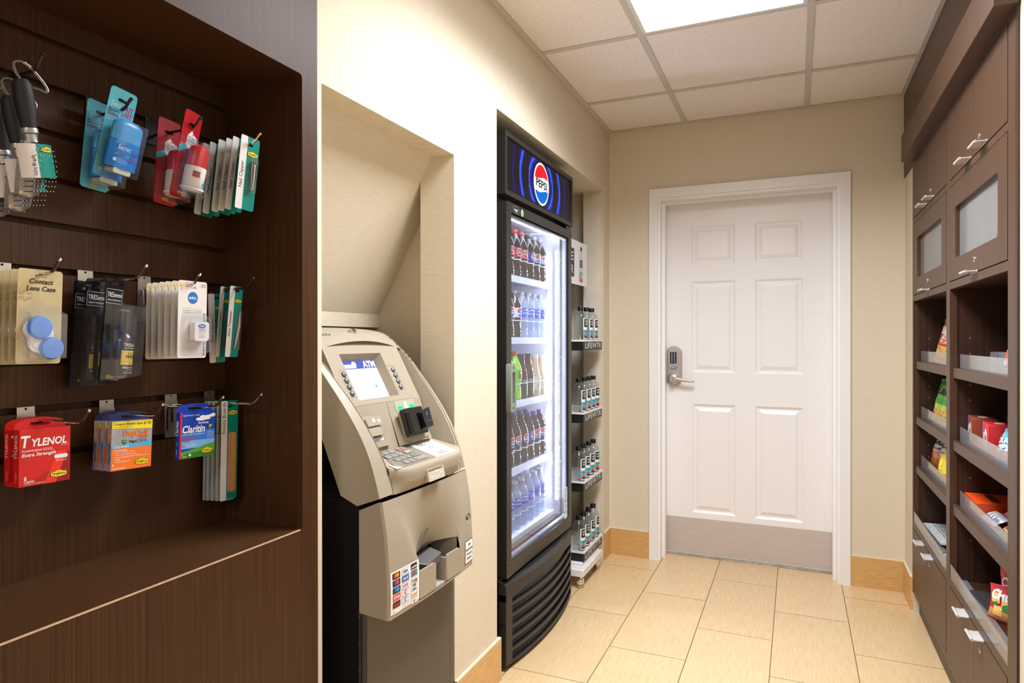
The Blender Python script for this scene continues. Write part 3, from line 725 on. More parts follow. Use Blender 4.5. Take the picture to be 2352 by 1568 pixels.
def tyl(b, w, h):
    b.flat([(-.002, 0), (.018, 0), (.036, .053), (.020, .053)], .0001, P((233, 48, 34), .35)); b.flat([(.018, 0), (.0415, .0), (.0415, .052), (.036, .052)], .0001, P((150, 18, 20), .35))
    b.flat([(-.0413, .0), (-.002, 0), (.006, .022)], .00012, P((176, 22, 24), .35))
    b.text('T', -.032, .0655, .0185, WHITE, .0003, shear=.15, bold=.03, w=.015); b.text('YLENOL', .006, .0660, .0120, WHITE, .0003, shear=.15, bold=.03, w=.058)
    b.text('Acetaminophen', -.038, .0575, .0042, WHITE, .0003, 'l', w=.032); b.text('Pain Reliever', -.004, .0595, .002, WHITE, .0003, 'l'); b.text('Fever Reducer', -.004, .0570, .002, WHITE, .0003, 'l')
    b.text('Extra Strength', -.038, .0495, .0052, WHITE, .0003, 'l', w=.055, bold=.02, shear=.2)
    for x in (.023, .028): b.flat(rr(x - .009, .0405, x + .009, .0475, .0034), .0003 + (x - .02) * .02, P((236, 230, 226), .4))
    b.text('500 mg each', .026, .036, .0024, WHITE, .0004, shear=.15); b.text('FOR ADULTS', .032, .0625, .0016, WHITE, .0004)
    b.text('6', -.034, .0105, .0062, WHITE, .0003, 'l', bold=.03); b.text('Caplets', -.034, .006, .0038, WHITE, .0003, 'l', bold=.01); b.text('3 POUCHES OF 2 CAPLETS EACH', -.034, .0025, .0018, WHITE, .0003, 'l', w=.033)
    logo(b, .022, .014, .028, .0003)
def tyls(b, d, h):
    b.text('TYLENOL', .0034, .088, .0066, P((240, 190, 185)), .0002, 'r', rot=90, bold=.02, shear=.1); b.text('6 Caplets', .002, .008, .003, P((240, 190, 185)), .0002, 'l', rot=90)
t = boxed('painkiller_box', 'medicine box', 'red painkiller boxes on one hook', .083, .095, .0155, REDB, REDB, REDB, tyl, tyls)
fi = [True]
for i, x in enumerate((-1.178, -1.2035)):
    place(t, FL(x, .711, 1.1125) @ RZ(-1 + .8 * i) @ RY([0, -2][i]), fi, ['front red painkiller box with white lettering and pills', 'rear red painkiller box, tucked behind its twin'][i])
SILV = mat('silver_carton', (176, 180, 188), rough=.28, metal=.35, var=.1); ORNG = P((238, 118, 34), .35); LBLUE = P((70, 170, 220), .35)
violet = clear('violet_tab', (190, 190, 225), ior=1.3, milky=.25, mc=(100, 100, 150))
def dq(b, w, h):
    x0, x1 = -w / 2 + .0003, w / 2 - .0003
    b.rect(x0, 0, x1, .041, .0001, ORNG)
    b.flat([(x0, .041), (x1, .041), (x1, .052), (.01, .047), (x0, .046)], .00015, LBLUE)
    b.flat([(x0, .078), (x1, .074), (x1, .090), (x0, .090)], .0002, YEL)
    b.text('Coupon Inside! Save $1.00', 0, .0835, .0046, BLACK, .0004, w=.076, bold=.01, rot=-1); b.text('on your next purchase of the same product', -.039, .0795, .0015, BLACK, .0004, 'l')
    b.text('DayQuil', .006, .0625, .0105, ORNG, .0004, w=.050, bold=.03); b.text('SEVERE+', .024, .0575, .0036, P((220, 70, 30)), .0004, shear=.2, bold=.02)
    b.flat([(-.021, .056), (-.011, .056), (-.011, .051), (-.016, .0465), (-.021, .051)], .0003, P((10, 110, 80))); b.text('VICKS', -.016, .0522, .002, WHITE, .0005)
    b.text('Vapo', .0005, .0495, .0055, NAVY, .0004, bold=.02, w=.016); b.text('COOL', .020, .0495, .0058, P((30, 60, 110)), .0004, w=.021)
    b.text('COLD & FLU', -.038, .0418, .0038, WHITE, .0004, 'l', bold=.02)
    b.text('Acetaminophen,', -.038, .0355, .0036, WHITE, .0004, 'l', w=.029); b.text('Phenylephrine HCl, Dextromethorphan', -.038, .0322, .0019, WHITE, .0004, 'l')
    for k, s_ in enumerate(('• Minor Aches & Pains, Fever', '• Nasal Congestion & Sinus Pressure', '• Cough', '• Chest Congestion')): b.text(s_, -.036, .0275 - .0042 * k, .0027, WHITE, .0004, 'l')
    b.flat(ell(.029, .030, .0075, .0032, 20), .0004, P((220, 130, 90), .3)); b.text('Non-Drowsy', .029, .0232, .002, WHITE, .0004)
    logo(b, .021, .012, .028, .0003)
    b.text('4', -.0395, .0075, .0055, WHITE, .0004, 'l'); b.text('Coated Caplets', -.0395, .0025, .0036, WHITE, .0004, 'l', w=.027)
def dqs(b, d, h):
    b.rect(-d / 2, 0, d / 2, .03, .0001, P((120, 140, 180), .3)); b.rect(-d / 2, .078, d / 2, h, .0001, P((150, 152, 165), .3))
    b.text('DayQuil', .0035, .085, .007, ORNG, .0003, 'r', rot=90, bold=.02); b.text('VapoCOOL', .003, .053, .0055, NAVY, .0003, 'r', rot=90, bold=.02); b.text('4 Caplets', .0015, .005, .003, P((200, 70, 50)), .0003, 'l', rot=90)
t = boxed('cold_remedy_box', 'medicine box', 'orange cold remedy boxes on one hook', .083, .0915, .010, SILV, SILV, violet, dq, dqs)
fi = [True]
for i, x in enumerate((-1.158, -1.177, -1.197)):
    place(t, FL(x, .857, 1.110) @ RZ(-2.5) @ RY([0, -1, 1][i]), fi, ['frontmost orange and silver cold remedy box with yellow coupon band', 'middle cold remedy box, only its silver side showing', 'rearmost cold remedy box of the three, nearest the slatted back'][i])
BLUB = mat('blue_carton', (22, 66, 176), rough=.35, var=.05)
def cla(b, w, h):
    x0, x1 = -w / 2 + .0003, w / 2 - .0003
    b.rect(x0 + .005, .036, x1, .056, .0001, P((50, 118, 214), .35)); b.rect(x0 + .005, .020, x1, .036, .00015, P((120, 176, 234), .35))
    b.flat([(x0 + .005, .014), (-.02, .0165), (0, .0195), (.02, .024), (x1, .028), (x1, 0), (x0 + .005, 0)], .0002, P((86, 158, 44), .35))
    b.flat([(x0 + .005, .008), (-.01, .0115), (.012, .0125), (x1, .010), (x1, 0), (x0 + .005, 0)], .0003, P((52, 120, 36), .35))
    b.rect(x0, 0, x0 + .005, h, .0003, P((206, 40, 60), .35))
    for cx, cy, rx, ry in ((.008, .079, .014, .0032), (.02, .080, .012, .003), (.012, .083, .008, .004), (.022, .0835, .006, .003), (.034, .085, .010, .003), (.002, .080, .007, .0025), (.038, .087, .006, .003)):
        b.flat([(min(p[0], x1), p[1]) for p in ell(cx, cy, rx, ry, 18)], .0004 + cx * .002, P((238, 242, 250)))
    b.text('Original Prescription Strength', -.037, .087, .003, WHITE, .0004, 'l', w=.040)
    b.text('Non-Drowsy', .014, .0695, .0042, WHITE, .0005, shear=.2, bold=.02, w=.027); b.text('Claritin', -.010, .0525, .0145, WHITE, .0005, shear=.2, bold=.025, w=.056)
    b.flat(ell(.031, .064, .0062, .0062, 18), .0005, P((24, 40, 110))); b.text('24', .031, .0615, .0055, YEL, .0007, shear=.2, bold=.03); b.text('Hour', .031, .0592, .0018, WHITE, .0007)
    b.text('Relief of', .031, .054, .0024, P((150, 230, 90)), .0005)
    b.text('loratadine tablets 10 mg/antihistamine', -.038, .0475, .0028, WHITE, .0005, 'l', w=.056)
    for k, s_ in enumerate(('• Sneezing', '• Runny Nose', '• Itchy, Watery Eyes', '• Itchy Throat or Nose')): b.text(s_, .022, .050 - .0038 * k, .0019, WHITE, .0005, 'l', w=.018)
    b.text('Indoor & Outdoor', -.038, .0395, .0036, P((226, 50, 80)), .0006, 'l', bold=.02, shear=.15, w=.036); b.text('Allergies', -.038, .0347, .0036, P((226, 50, 80)), .0006, 'l', bold=.02, shear=.15, w=.018)
    b.flat(ell(-.034, .026, .0028, .0028, 14), .0004, P((40, 80, 180))); b.rect(-.0345, .0242, -.0335, .0278, .0006, WHITE); b.rect(-.0358, .0255, -.0322, .0265, .0006, WHITE)
    b.text('When taken as directed', -.029, .027, .0018, WHITE, .0005, 'l'); b.text('See Drug Facts Panel', -.029, .0243, .0018, WHITE, .0005, 'l')
    b.text('1', -.037, .0065, .006, WHITE, .0005, 'l'); b.text('Tablet', -.037, .0025, .003, WHITE, .0005, 'l'); b.flat(ell(-.018, .0065, .0028, .0028, 14), .0005, P((230, 230, 235)))
    logo(b, .024, .0125, .027, .0005)
def clas(b, d, h):
    b.text('Claritin', .0028, .078, .0072, WHITE, .0002, 'r', rot=90, shear=.2, bold=.02); b.text('24', .0025, .034, .005, P((140, 200, 60)), .0002, 'r', rot=90); b.text('1 Tablet', .001, .006, .003, WHITE, .0002, 'l', rot=90)
t = boxed('allergy_tablet_box', 'medicine box', None, .0885, .095, .010, BLUB, BLUB, BLUB, cla, clas)
fi = [True]; place(t, FL(-1.152, 1.0, 1.1125) @ RZ(-2.2), fi, 'blue allergy tablet box with a green meadow and white cloud')

# ---------------------------------------------------------------- boxed deodorant sticks
def deo(name, group, w, top, bot, cardm, paint, stick, bz):
    t = root(name, None, 'x', 'deodorant', group)
    b = hangcard(w, top, bot, cardm, r=.007, slotw=.020, sloth=.006); b.build('card', t)
    b = MB(); paint(b); b.build('printed_lettering', t)
    stick(t)
    b = MB(); hw = w / 2
    x0, x1, ya, yb = bz
    b.plate(rr(-hw + .002, -bot + .004, hw - .002, yb + .003, .004), .0003, .001, clearp, back=False)
    b.add([(x0, ya, .001), (x1, ya, .001), (x1, yb, .001), (x0, yb, .001), (x0 + .001, ya + .001, .040), (x1 - .001, ya + .001, .040), (x1 - .001, yb - .004, .040), (x0 + .001, yb - .004, .040)], [(4, 5, 6, 7), (0, 1, 5, 4), (1, 2, 6, 5), (2, 3, 7, 6), (3, 0, 4, 7)], clearp); b.build('blister', t)
    return t
AQ = mat('aqua_card', (98, 200, 222), rough=.35, c2=(84, 188, 212), scale=90, stretch=(1, 2.6, 1)); SBL = mat('deodorant_blue', (18, 134, 226), rough=.3, var=.12); SBL2 = mat('deodorant_cap_blue', (70, 166, 232), rough=.3, var=.08); MAG = P((196, 40, 130))
def sec_p(b):
    b.text('Secret', -.012, -.016, .0105, P((225, 242, 246)), .0006, w=.021, shear=.25)
    for k in range(9): b.flat([(.006 + .0022 * k, .017), (.0066 + .0022 * k, .017), (.0006 + .0022 * k, .001), (.0 + .0022 * k, .001)], .0003, P((140, 216, 222)))
    for k, (s_, c_) in enumerate((('OUT', (170, 60, 150)), ('LAST', (214, 60, 140)), )): b.text(s_, .014, -.015 - .011 * k, .0085, P(c_), .0006, bold=.02, w=.021)
    b.rect(.003, -.0405, .025, -.031, .0005, P((40, 80, 170))); b.text('SWEAT & ODOR', .014, -.0372, .0032, WHITE, .0007, w=.02)
    b.flat(ell(-.022, -.0225, .0032, .0032, 14), .0005, NAVY); b.text('pH', -.022, -.0238, .0028, WHITE, .0007)
    b.text('Balancing Minerals', -.0185, -.0238, .0022, NAVY, .0006, 'l', w=.018); b.rect(-.025, -.0315, -.003, -.0275, .0005, NAVY); b.text('COMPLETELY CLEAN', -.0245, -.0306, .002, WHITE, .0007, 'l', w=.02)
    for k in range(3): b.text('antiperspirant deodorant', -.025, -.036 - .003 * k, .0016, P((220, 240, 245)), .0006, 'l', w=.02 - .004 * k)
    logo(b, -.001, -.137, .016); b.text('0.5 OZ (14 g)', .018, -.139, .0032, P((160, 230, 232)), .0006)
def sec_s(t):
    b = MB(); ov = lambda k: [(.004 + .0255 * k * cos(a), .014 + .012 * k * sin(a)) for a in [2 * pi * i / 28 for i in range(28)]]
    def stack(lv, m):
        vs = []; n_ = 28
        for k, y in lv: vs += [(p[0], y, p[1] + .004) for p in ov(k)]
        fs = [(i * n_ + j, i * n_ + (j + 1) % n_, (i + 1) * n_ + (j + 1) % n_, (i + 1) * n_ + j) for i in range(len(lv) - 1) for j in range(n_)]
        b.add(vs, [f[::-1] for f in fs], m)
    stack([(.01, -.045), (.6, -.046), (.9, -.050), (1.0, -.056), (1.0, -.082), (1.0, -.0825)], SBL2)
    stack([(.93, -.0825), (1.03, -.0835), (1.04, -.127), (1.0, -.130), (.4, -.130)], SBL)
    K = Matrix.Translation((.001, .012, 0)) @ Matrix.Diagonal((1.2, 1.05, 1.1, 1)); b.v = [tuple(K @ Vector(p)) for p in b.v]
    st = b.build('stick', t, label='blue deodorant stick')
    b = MB(); b.T = K; b.plate(rr(-.012, -.139, .018, -.130, .003), .008, .028, P((206, 212, 200))); b.build('dial', st)
    b = MB(); b.T = K @ T(0, 0, .0305)
    b.text('Secret', -.003, -.098, .0085, P((225, 242, 250)), 0, w=.022, shear=.25)
    b.text('OUT', .017, -.103, .0062, P((60, 50, 150)), 0, bold=.02, w=.013); b.text('LAST', .017, -.1105, .0062, P((150, 60, 170)), 0, bold=.02, w=.013); b.text('SWEAT & ODOR', .0165, -.1155, .0022, NAVY, 0)
    b.rect(-.012, -.1085, .004, -.105, -.0002, NAVY); b.text('pH balancing minerals', -.004, -.1075, .0018, WHITE, 0); b.rect(-.018, -.120, -.0125, -.1145, -.0002, P((190, 220, 250)))
    for k in range(3): b.text('invisible solid antiperspirant', -.011, -.116 - .0026 * k, .0015, P((200, 225, 250)), 0, 'l', w=.018)
    for k in range(8): b.flat([(-.016 + .002 * k, -.082), (-.0155 + .002 * k, -.082), (-.0185 + .002 * k, -.089), (-.019 + .002 * k, -.089)], 0, P((150, 200, 240)))
    b.build('label', st)
t = deo('blue_deodorant_pack', 'blue deodorant packs on one hook', .056, .020, .145, AQ, sec_p, sec_s, (-.022, .033, -.137, -.034))
fi = [True]
place(t, FL(-1.150, .832, 1.695) @ RX(12) @ RZ(-5) @ RY(4), fi, 'front blue deodorant pack, tilted forward on its aqua card')
place(t, FL(-1.203, .826, 1.678) @ RX(3) @ RZ(-3.5) @ RY(4), fi, 'rear blue deodorant pack, hanging lower behind the tilted one')
RC = mat('red_card', (176, 20, 34), rough=.35, var=.08); DRED = mat('deodorant_red', (206, 30, 24), rough=.3, var=.08); TQ = P((40, 170, 180), .35)
def osp_p(b):
    b.flat([(-.0265, -.046), (.0265, -.024), (.0265, -.036), (-.0265, -.060)], .0003, TQ)
    b.flat([(.003, -.011), (.009, -.018), (.020, -.022), (.020, -.041), (.008, -.050), (-.004, -.046), (-.009, -.038), (-.008, -.022)], .0005, P((236, 232, 230)))
    b.flat([(.006, -.0165), (.004, -.0195), (.008, -.0195)], .0006, P((120, 20, 24))); b.text('Old Spice', .005, -.027, .0052, P((110, 20, 40)), .0007, shear=.25, w=.024)
    b.text('PURE SPORT', .005, -.034, .0036, P((40, 150, 170)), .0007, bold=.02, w=.024); b.text('HIGH ENDURANCE', .005, -.038, .0018, DKTEXT, .0007, w=.02)
    logo(b, 0, -.137, .017); b.text('0.5 OZ (14 g)', .018, -.142, .003, P((230, 190, 190)), .0006)
def osp_s(t):
    K = Matrix.Translation((-.003, .021, -.001)) @ Matrix.Diagonal((1.22, 1.08, 1.1, 1))
    b = MB(); b.T = K; c_ = (.008, 0, .02)
    b.lathe([(0, -.052), (.008, -.053), (.0145, -.058), (.0165, -.066), (.0168, -.094)], DRED, c_, 'y', 26)
    st = b.build('cap', t, label='red domed cap')
    b = MB(); b.T = K; b.lathe([(.0172, -.094), (.0178, -.096), (.0178, -.131), (.0165, -.133)], P((232, 226, 220)), c_, 'y', 26)
    b.fn = wrapf(.018, .008, .02)
    b.grid(lambda u, v: (.006 + .020 * u + .006 * v, -.124 + .022 * v, .0002), 6, 2, DRED); b.grid(lambda u, v: (.001 + .025 * u, -.130 + .008 * v + .006 * u, .0004), 6, 2, TQ)
    b.grid(lambda u, v: (-.019 + .012 * u, -.114 + .011 * v, .0002), 4, 1, P((150, 60, 50))); b.build('stick', t)
    b = MB(); b.T = K; b.lathe([(.0195, -.133), (.0195, -.1365), (.0165, -.137), (.0165, -.140), (0, -.140)], P((226, 222, 216)), c_, 'y', 26); b.build('dial', t)
t = deo('red_deodorant_pack', 'red deodorant packs on one hook', .053, .026, .148, RC, osp_p, osp_s, (-.016, .029, -.140, -.030))
fi = [True]
place(t, FL(-1.113, .953, 1.682) @ RX(11) @ RZ(-4) @ RY(14), fi, 'front red deodorant pack, white based stick in its clear box')
place(t, FL(-1.176, .951, 1.674) @ RX(2) @ RZ(-3) @ RY(2), fi, 'rear red deodorant pack with the white badge, hanging flat behind')

# ---------------------------------------------------------------- vented hair brushes
RUB = mat('brush_rubber', (26, 25, 26), rough=.6, var=.15); SIL = mat('brush_silver', (190, 188, 186), rough=.3, metal=.7, var=.08)
looppl = clear('loop_plastic', (225, 222, 215), ior=1.35, milky=.25, mc=(170, 164, 155))
t = root('vent_brush', None, 'x', 'hair brush', 'hair brushes on one hook')
b = MB(); b.lathe([(0, -.004), (.008, -.006), (.0115, -.014), (.0125, -.035), (.0115, -.06), (.0095, -.085)], RUB, (0, 0, 0), 'y', 20); b.build('grip', t, label='black rubber grip')
b = MB(); b.lathe([(.0100, -.085), (.0105, -.087), (.0105, -.093), (.0085, -.095), (.0080, -.105), (.0085, -.108)], SIL, (0, 0, 0), 'y', 20); b.build('ferrule', t)
b = MB()
def hx(u, v):
    y = -.105 - .095 * v; hw_ = .010 + .0120 * sin(min(1, v * 1.6) * pi / 2) * (1 - .25 * max(0, v - .75) / .25)
    if v > .93: hw_ *= sqrt(max(0, 1 - ((v - .93) / .075) ** 2))
    x = (u * 2 - 1) * hw_
    return x, y, hw_
b.grid(lambda u, v: (hx(u, v)[0], hx(u, v)[1], -.001 + .0045 * (1 - (2 * u - 1) ** 2) - .016 * v * v), 10, 16, SIL)
b.grid(lambda u, v: (hx(u, v)[0], hx(u, v)[1], -.008 + .0045 * (1 - (2 * u - 1) ** 2) * -.6 - .016 * v * v), 10, 16, SIL, True)
for sgn in (0, 1): b.grid(lambda u, v: (hx(sgn, v)[0], hx(sgn, v)[1], -.008 + .007 * u - .016 * v * v), 1, 16, SIL, bool(sgn))
hd = b.build('head', t)
b = MB(); BW = P((235, 232, 228))
for j in range(9):
    for i in range(7):
        v = .18 + .09 * j; x, y, hw_ = hx((i + .5) / 7, v); z = .003 - .016 * v * v
        dx = (i - 3) * .0006
        b.tube([(x, y, z), (x + dx, y, z + .016)], .0006, P((30, 30, 32)), 5, cap=False); b.lathe([(0, .0012), (.0010, 0), (0, -.0012)], BW, (x + dx, y, z + .0165), 'y', 5)
b.build('bristles', hd, kind=None)
b = MB()
def sl(u, v):
    a = radians(-95 + 190 * u); return (.027 * sin(a) * 1.02, -.168 + .056 * v, .019 * cos(a) + .000)
CWT = P((224, 218, 216)); b.grid(lambda u, v: sl(u, v), 30, 1, lambda u, v: CWT if u < .32 or u > .84 else TEAL)
def slf(p):
    a = radians(p.x / .0505 * 95); return Vector(((.0276 + p.z) * sin(a) * 1.02, -.168 + p.y, (.0196 + p.z) * cos(a)))
b.fn = slf
logo(b, .001, .047, .022, .0003)
b.text('Vent Brush', -.0205, .003, .0062, DKTEXT, 0, 'l', rot=90, w=.034)
for k in range(5): b.text('Helps hair dry fast', .0385 + .0022 * k - .001, .008, .0014, DKTEXT, 0, 'l', rot=90)
b.build('sleeve', t, label='white and teal paper sleeve')
b = MB()
pts = [(0, -.018, .0), (.010, -.020, .010), (.022, -.024, .014), (.024, -.012, .012), (.012, .014, .004), (.001, .022, .000), (-.008, .018, -.004), (-.010, .004, -.002), (-.004, -.010, .0)]
b.tube(cat_([(p[0], p[1], p[2] + .004) for p in pts + pts[:1]], 5)[:-1], .0018, looppl, 8, closed=True); b.build('hang_loop', t, label='clear plastic hanging loop')
fi = [True]
for i, (x, y, z, rz, ry) in enumerate(((-1.112, .634, 1.664, 11.5, 22), (-1.152, .640, 1.646, 12, 20), (-1.190, .642, 1.640, 9, 25))):
    place(t, FL(x, y, z) @ RX(4) @ RZ(rz) @ RY(ry) @ Matrix.Diagonal((1.14, .93, 1.14, 1)), fi, ['frontmost vented brush, full teal and white sleeve showing', 'second vented brush, hanging behind and lower than the front one', 'rearmost vented brush, mostly cut off by the edge of the photo'][i])
# ---------------------------------------------------------------- cash machine
atm_m = mat('atm_plastic', (160, 149, 130), rough=.48, var=.04, scale=300, bump=.05)
atm_d = mat('atm_plastic_panel', (158, 146, 126), rough=.5, var=.04, scale=300)
atm_body = mat('atm_black_steel', (14, 13, 13), rough=.6, spec=.2, var=.2)
atm_door = mat('atm_safe_door', (84, 74, 66), rough=.5, var=.08, scale=200)
keyg = mat('keypad_metal', (150, 142, 134), rough=.4, metal=.3, var=.06)
AY0, AY1 = 1.306, 1.745; AYC = (AY0 + AY1) / 2; AHW = (AY1 - AY0) / 2
at = root('cash_machine', T(-1.1, AYC, 0), 'beige cash machine with a lit screen standing in the sloping wall niche', 'cash machine')
UP = cat_([(-1.32, 1.283), (-1.245, 1.281), (-1.203, 1.272), (-1.173, 1.256), (-1.106, 1.198), (-1.059, 1.143), (-1.013, 1.086), (-.972, 1.027), (-.942, .97), (-.921, .909), (-.911, .871)], 5)
def tt(y): return (y - AYC) / AHW
def up(i, y, bow=.042):
    x, z = UP[i]; k = max(0, 1 - tt(y) ** 2)
    hood = max(0, min(1, (z - 1.02) / .2))
    return (x + bow * k * hood, y, z + .004 * k * hood)
NI = len(UP)
RI0, RI1 = 1.362, 1.684
def rin(i): return max(1.318, min(1.367, 1.367 - .14 * (UP[i][1] - .9)))
RO = 1.722
f = MB()
f.grid(lambda u, v: up(round(v * (NI - 1)), AY0 + (rin(round(v * (NI - 1))) - AY0) * u), 4, NI - 1, atm_m, True)
f.grid(lambda u, v: up(round(v * (NI - 1)), RO + (AY1 - RO) * u), 4, NI - 1, atm_m, True)
# hood between the rails with an arched lower lip
def arch_z(y):
    t = (y - (1.322 + RO) / 2) / ((RO - 1.322) / 2); return 1.222 + .022 * (1 - t * t)
def hood(u, v):
    y = 1.322 + (RO - 1.322) * u; za = arch_z(y)
    zz = [p[1] for p in UP]
    # march down the profile until z reaches the arch
    k = next(i for i in range(NI) if UP[i][1] <= za); fr = (UP[k - 1][1] - za) / (UP[k - 1][1] - UP[k][1])
    s_ = v * (k - 1 + fr); i = int(min(s_, NI - 2)); fr2 = s_ - i
    a = up(i, y); b_ = up(i + 1, y)
    return tuple(p + (q - p) * fr2 for p, q in zip(a, b_))
f.grid(hood, 18, 14, atm_m, True)
f.grid(lambda u, v: tuple(p + d_ * v for p, d_ in zip(hood(u, 1), (-.045, 0, -.004))), 18, 2, atm_d, True)      # under the lip
for sd in (0, 1):                                                 # inner cheeks of the rails
    def ck(u, v):
        i = round(v * (NI - 1)); ya = rin(i) if sd == 0 else RO; yb = RI0 - .004 if sd == 0 else RI1 + .004; p = up(i, ya)
        return (p[0] - .09 * u, ya + (yb - ya) * u, p[2] - .02 * u)
    f.grid(ck, 3, NI - 1, atm_m, sd == 1)
for yy, fl2 in ((AY0, True), (AY1, False)):                        # outer cheeks
    pr = [(x, yy, z) for x, z in UP] + [(-.976, yy, .848), (-1.025, yy, .869), (-1.072, yy, .981), (-1.13, yy, 1.12), (-1.32, yy, 1.2)]
    f.plate([(p[0], p[2]) for p in pr], 0, 0, atm_m) if False else f.quad(pr if fl2 else pr[::-1], atm_m)
f.quad([(-.911, AY0, .871), (-.911, AY1, .871), (-.976, AY1, .848), (-.976, AY0, .848)], atm_m)
fascia = f.build('upper_fascia', at, world=True, sharp=30)
# seam lines running down the rails and the ventilation dots
b = MB()
for sd in (0, 1):
    b = MB(); b.tube([tuple(a + o for a, o in zip(up(i, rin(i) - .003 if sd == 0 else RO + .009), (.0003, 0, .0003))) for i in range(12, NI)], .0009, P((90, 82, 70)), 4); b.build('seam_line', fascia, world=True)
b = MB()
for i in range(7):
    for j in range(4):
        p = up(15 + i, RI1 + .043 + .0042 * j); b.box((p[0] - .001, p[1] - .0012, p[2] - .0005), (p[0] + .0016, p[1] + .0012, p[2] + .0016), P((60, 54, 46)))
b.build('vent', fascia, world=True)
b = MB()
def hoodf(p):
    y = p.x; k = 11 + p.y / .0098; i = int(k); fr = k - i; A_ = up(i, y); B_ = up(i + 1, y)
    q = [a + (c - a) * fr for a, c in zip(A_, B_)]; return Vector((q[0] + p.z * .5, q[1], q[2] + p.z * .9))
b.fn = lambda p: hoodf(Vector((p.x, -p.y, p.z)))
b.text('triton', 1.419, -.034, .0145, P((96, 88, 78)), .0012, 'r', w=.085); b.build('maker_name', fascia, world=True)
b = MB(); b.T = Matrix.Translation(up(12, 1.518)) @ Matrix(((.75, 0, .66, 0), (0, 1, 0, 0), (-.66, 0, .75, 0), (0, 0, 0, 1)))
b.lathe([(.0125, -.006), (.0125, .002), (.0105, .003), (.0085, .0005)], atm_d, (0, 0, 0), 'z', 20); b.lathe([(.0085, .0), (.0085, .007), (.007, .009), (0, .009)], chrome, (0, 0, 0), 'z', 18); b.box((-.0008, -.003, .0088), (.0008, .003, .0094), BLACK); b.build('key_lock', at, world=True)
# inner face: screen panel
M1 = Matrix(((0, -.4805, .877, -1.117), (1, 0, 0, 0), (0, .877, .4805, 1.224), (0, 0, 0, 1)))
b = MB(); b.T = M1
b.plate([(RI0 - .01, -.1665), (RI1 + .01, -.1665), (RI1 + .01, .03), (RI0 - .01, .03)], -.03, 0, atm_d, [rr(1.409, -.149, 1.596, -.0125, .002, 2)])
b.add([(1.409, -.149, 0), (1.596, -.149, 0), (1.596, -.0125, 0), (1.409, -.0125, 0), (1.421, -.143, -.024), (1.584, -.143, -.024), (1.584, -.024, -.024), (1.421, -.024, -.024)], [(0, 1, 5, 4), (1, 2, 6, 5), (2, 3, 7, 6), (3, 0, 4, 7)], atm_d)
ln = P((120, 111, 96))
for x0, x1, y0, y1 in ((1.381, 1.4085, -.060, -.139), (1.597, 1.634, -.056, -.135)):
    for q in (y0, y1): b.rect(x0, q, x1, q + .0009, .0003, ln)
    xx = x0 if x0 < 1.5 else x1; b.rect(xx - .0005, y1, xx + .0005, y0, .0003, ln)
for k in range(4):
    b.rect(1.396, -.0735 - .0186 * k, 1.409, -.0727 - .0186 * k, .0003, ln); b.rect(1.5965, -.0705 - .0186 * k, 1.618, -.0697 - .0186 * k, .0003, ln)
b.rect(RI0 + .005, -.165, RI1 - .02, -.1642, .0004, ln)
pan = b.build('screen_panel', at, world=True)
b = MB(); b.T = M1
b.rect(1.418, -.146, 1.587, -.022, -.0235, glow('screen_white', (246, 248, 255), 1.25))
b.rect(1.418, -.048, 1.587, -.022, -.0232, glow('screen_blue', (86, 104, 196), 1.0))
sw = glow('screen_mark', (236, 240, 255), 1.2); sb = glow('screen_text', (170, 184, 226), 1.0)
b.text('ATM', 1.553, -.0445, .0185, sw, -.0229, bold=.05, w=.058); b.rect(1.428, -.0455, 1.492, -.034, -.0229, sw); b.flat(ell(1.486, -.034, .010, .0085, 16), -.0229, sw)
for k in range(4): b.rect(1.435, -.037 - .003 * k, 1.475, -.0365 - .003 * k, -.0227, sb)
b.text('Cash Withdrawal', 1.545, -.062, .0042, sb, -.0229); b.text('and Quick Cash', 1.545, -.068, .0042, sb, -.0229); b.text('Welcome', 1.455, -.062, .0042, sb, -.0229)
b.rect(1.541, -.108, 1.546, -.101, -.0229, glow('screen_dot', (90, 120, 220), 1.0))
b.text('Insert your card', 1.500, -.108, .004, sb, -.0229, 'r')
b.build('screen', pan, world=True, label='lit screen with a blue banner reading ATM')
BTN = mat('button_grey', (92, 96, 112), rough=.25, var=.1)
for k in range(4):
    for x, y in ((1.392, -.073 - .0186 * k), (1.621, -.070 - .0186 * k)):
        b = MB(); b.T = M1; b.lathe([(.0084, 0), (.0082, .0012)], P((70, 64, 58)), (x, y, 0), 'z', 16); b.lathe([(.0074, .0005), (.0072, .0026), (.005, .0042), (0, .005)], BTN, (x, y, 0), 'z', 16); b.build('button', pan, world=True)
# inner face: card panel
M2 = Matrix(((0, -.314, .95, -1.037), (1, 0, 0, 0), (0, .95, .314, 1.078), (0, 0, 0, 1)))
b = MB(); b.T = M2
b.plate([(RI0 - .01, -.14), (RI1 + .01, -.14), (RI1 + .01, .001), (RI0 - .01, .001)], -.03, 0, atm_d)
cp = b.build('card_panel', at, world=True)
b = MB(); b.T = M2                                                  # receipt slot housing
b.grid(lambda u, v: (1.372 + .085 * u, -.030 - .055 * v, .001 + .020 * sin(pi * min(1, v * .85 + .15) / 2) * (1 - (max(0, u - .75) / .25) ** 2)), 8, 6, atm_d, True)
b.quad([(1.372, -.085, 0), (1.457, -.085, 0), (1.457, -.085, .012), (1.435, -.085, .021), (1.372, -.085, .021)], BLACK)
b.plate(rr(1.395, -.098, 1.455, -.088, .001, 1), 0, .006, P((225, 222, 216)))
b.plate([(1.372, -.115), (1.475, -.115), (1.460, -.099), (1.372, -.099)], 0, .010, atm_d)
hs = b.build('receipt_slot', cp, world=True)
b = MB(); b.T = M2 @ T(1.418, -.046, .0185) @ RX(-12)
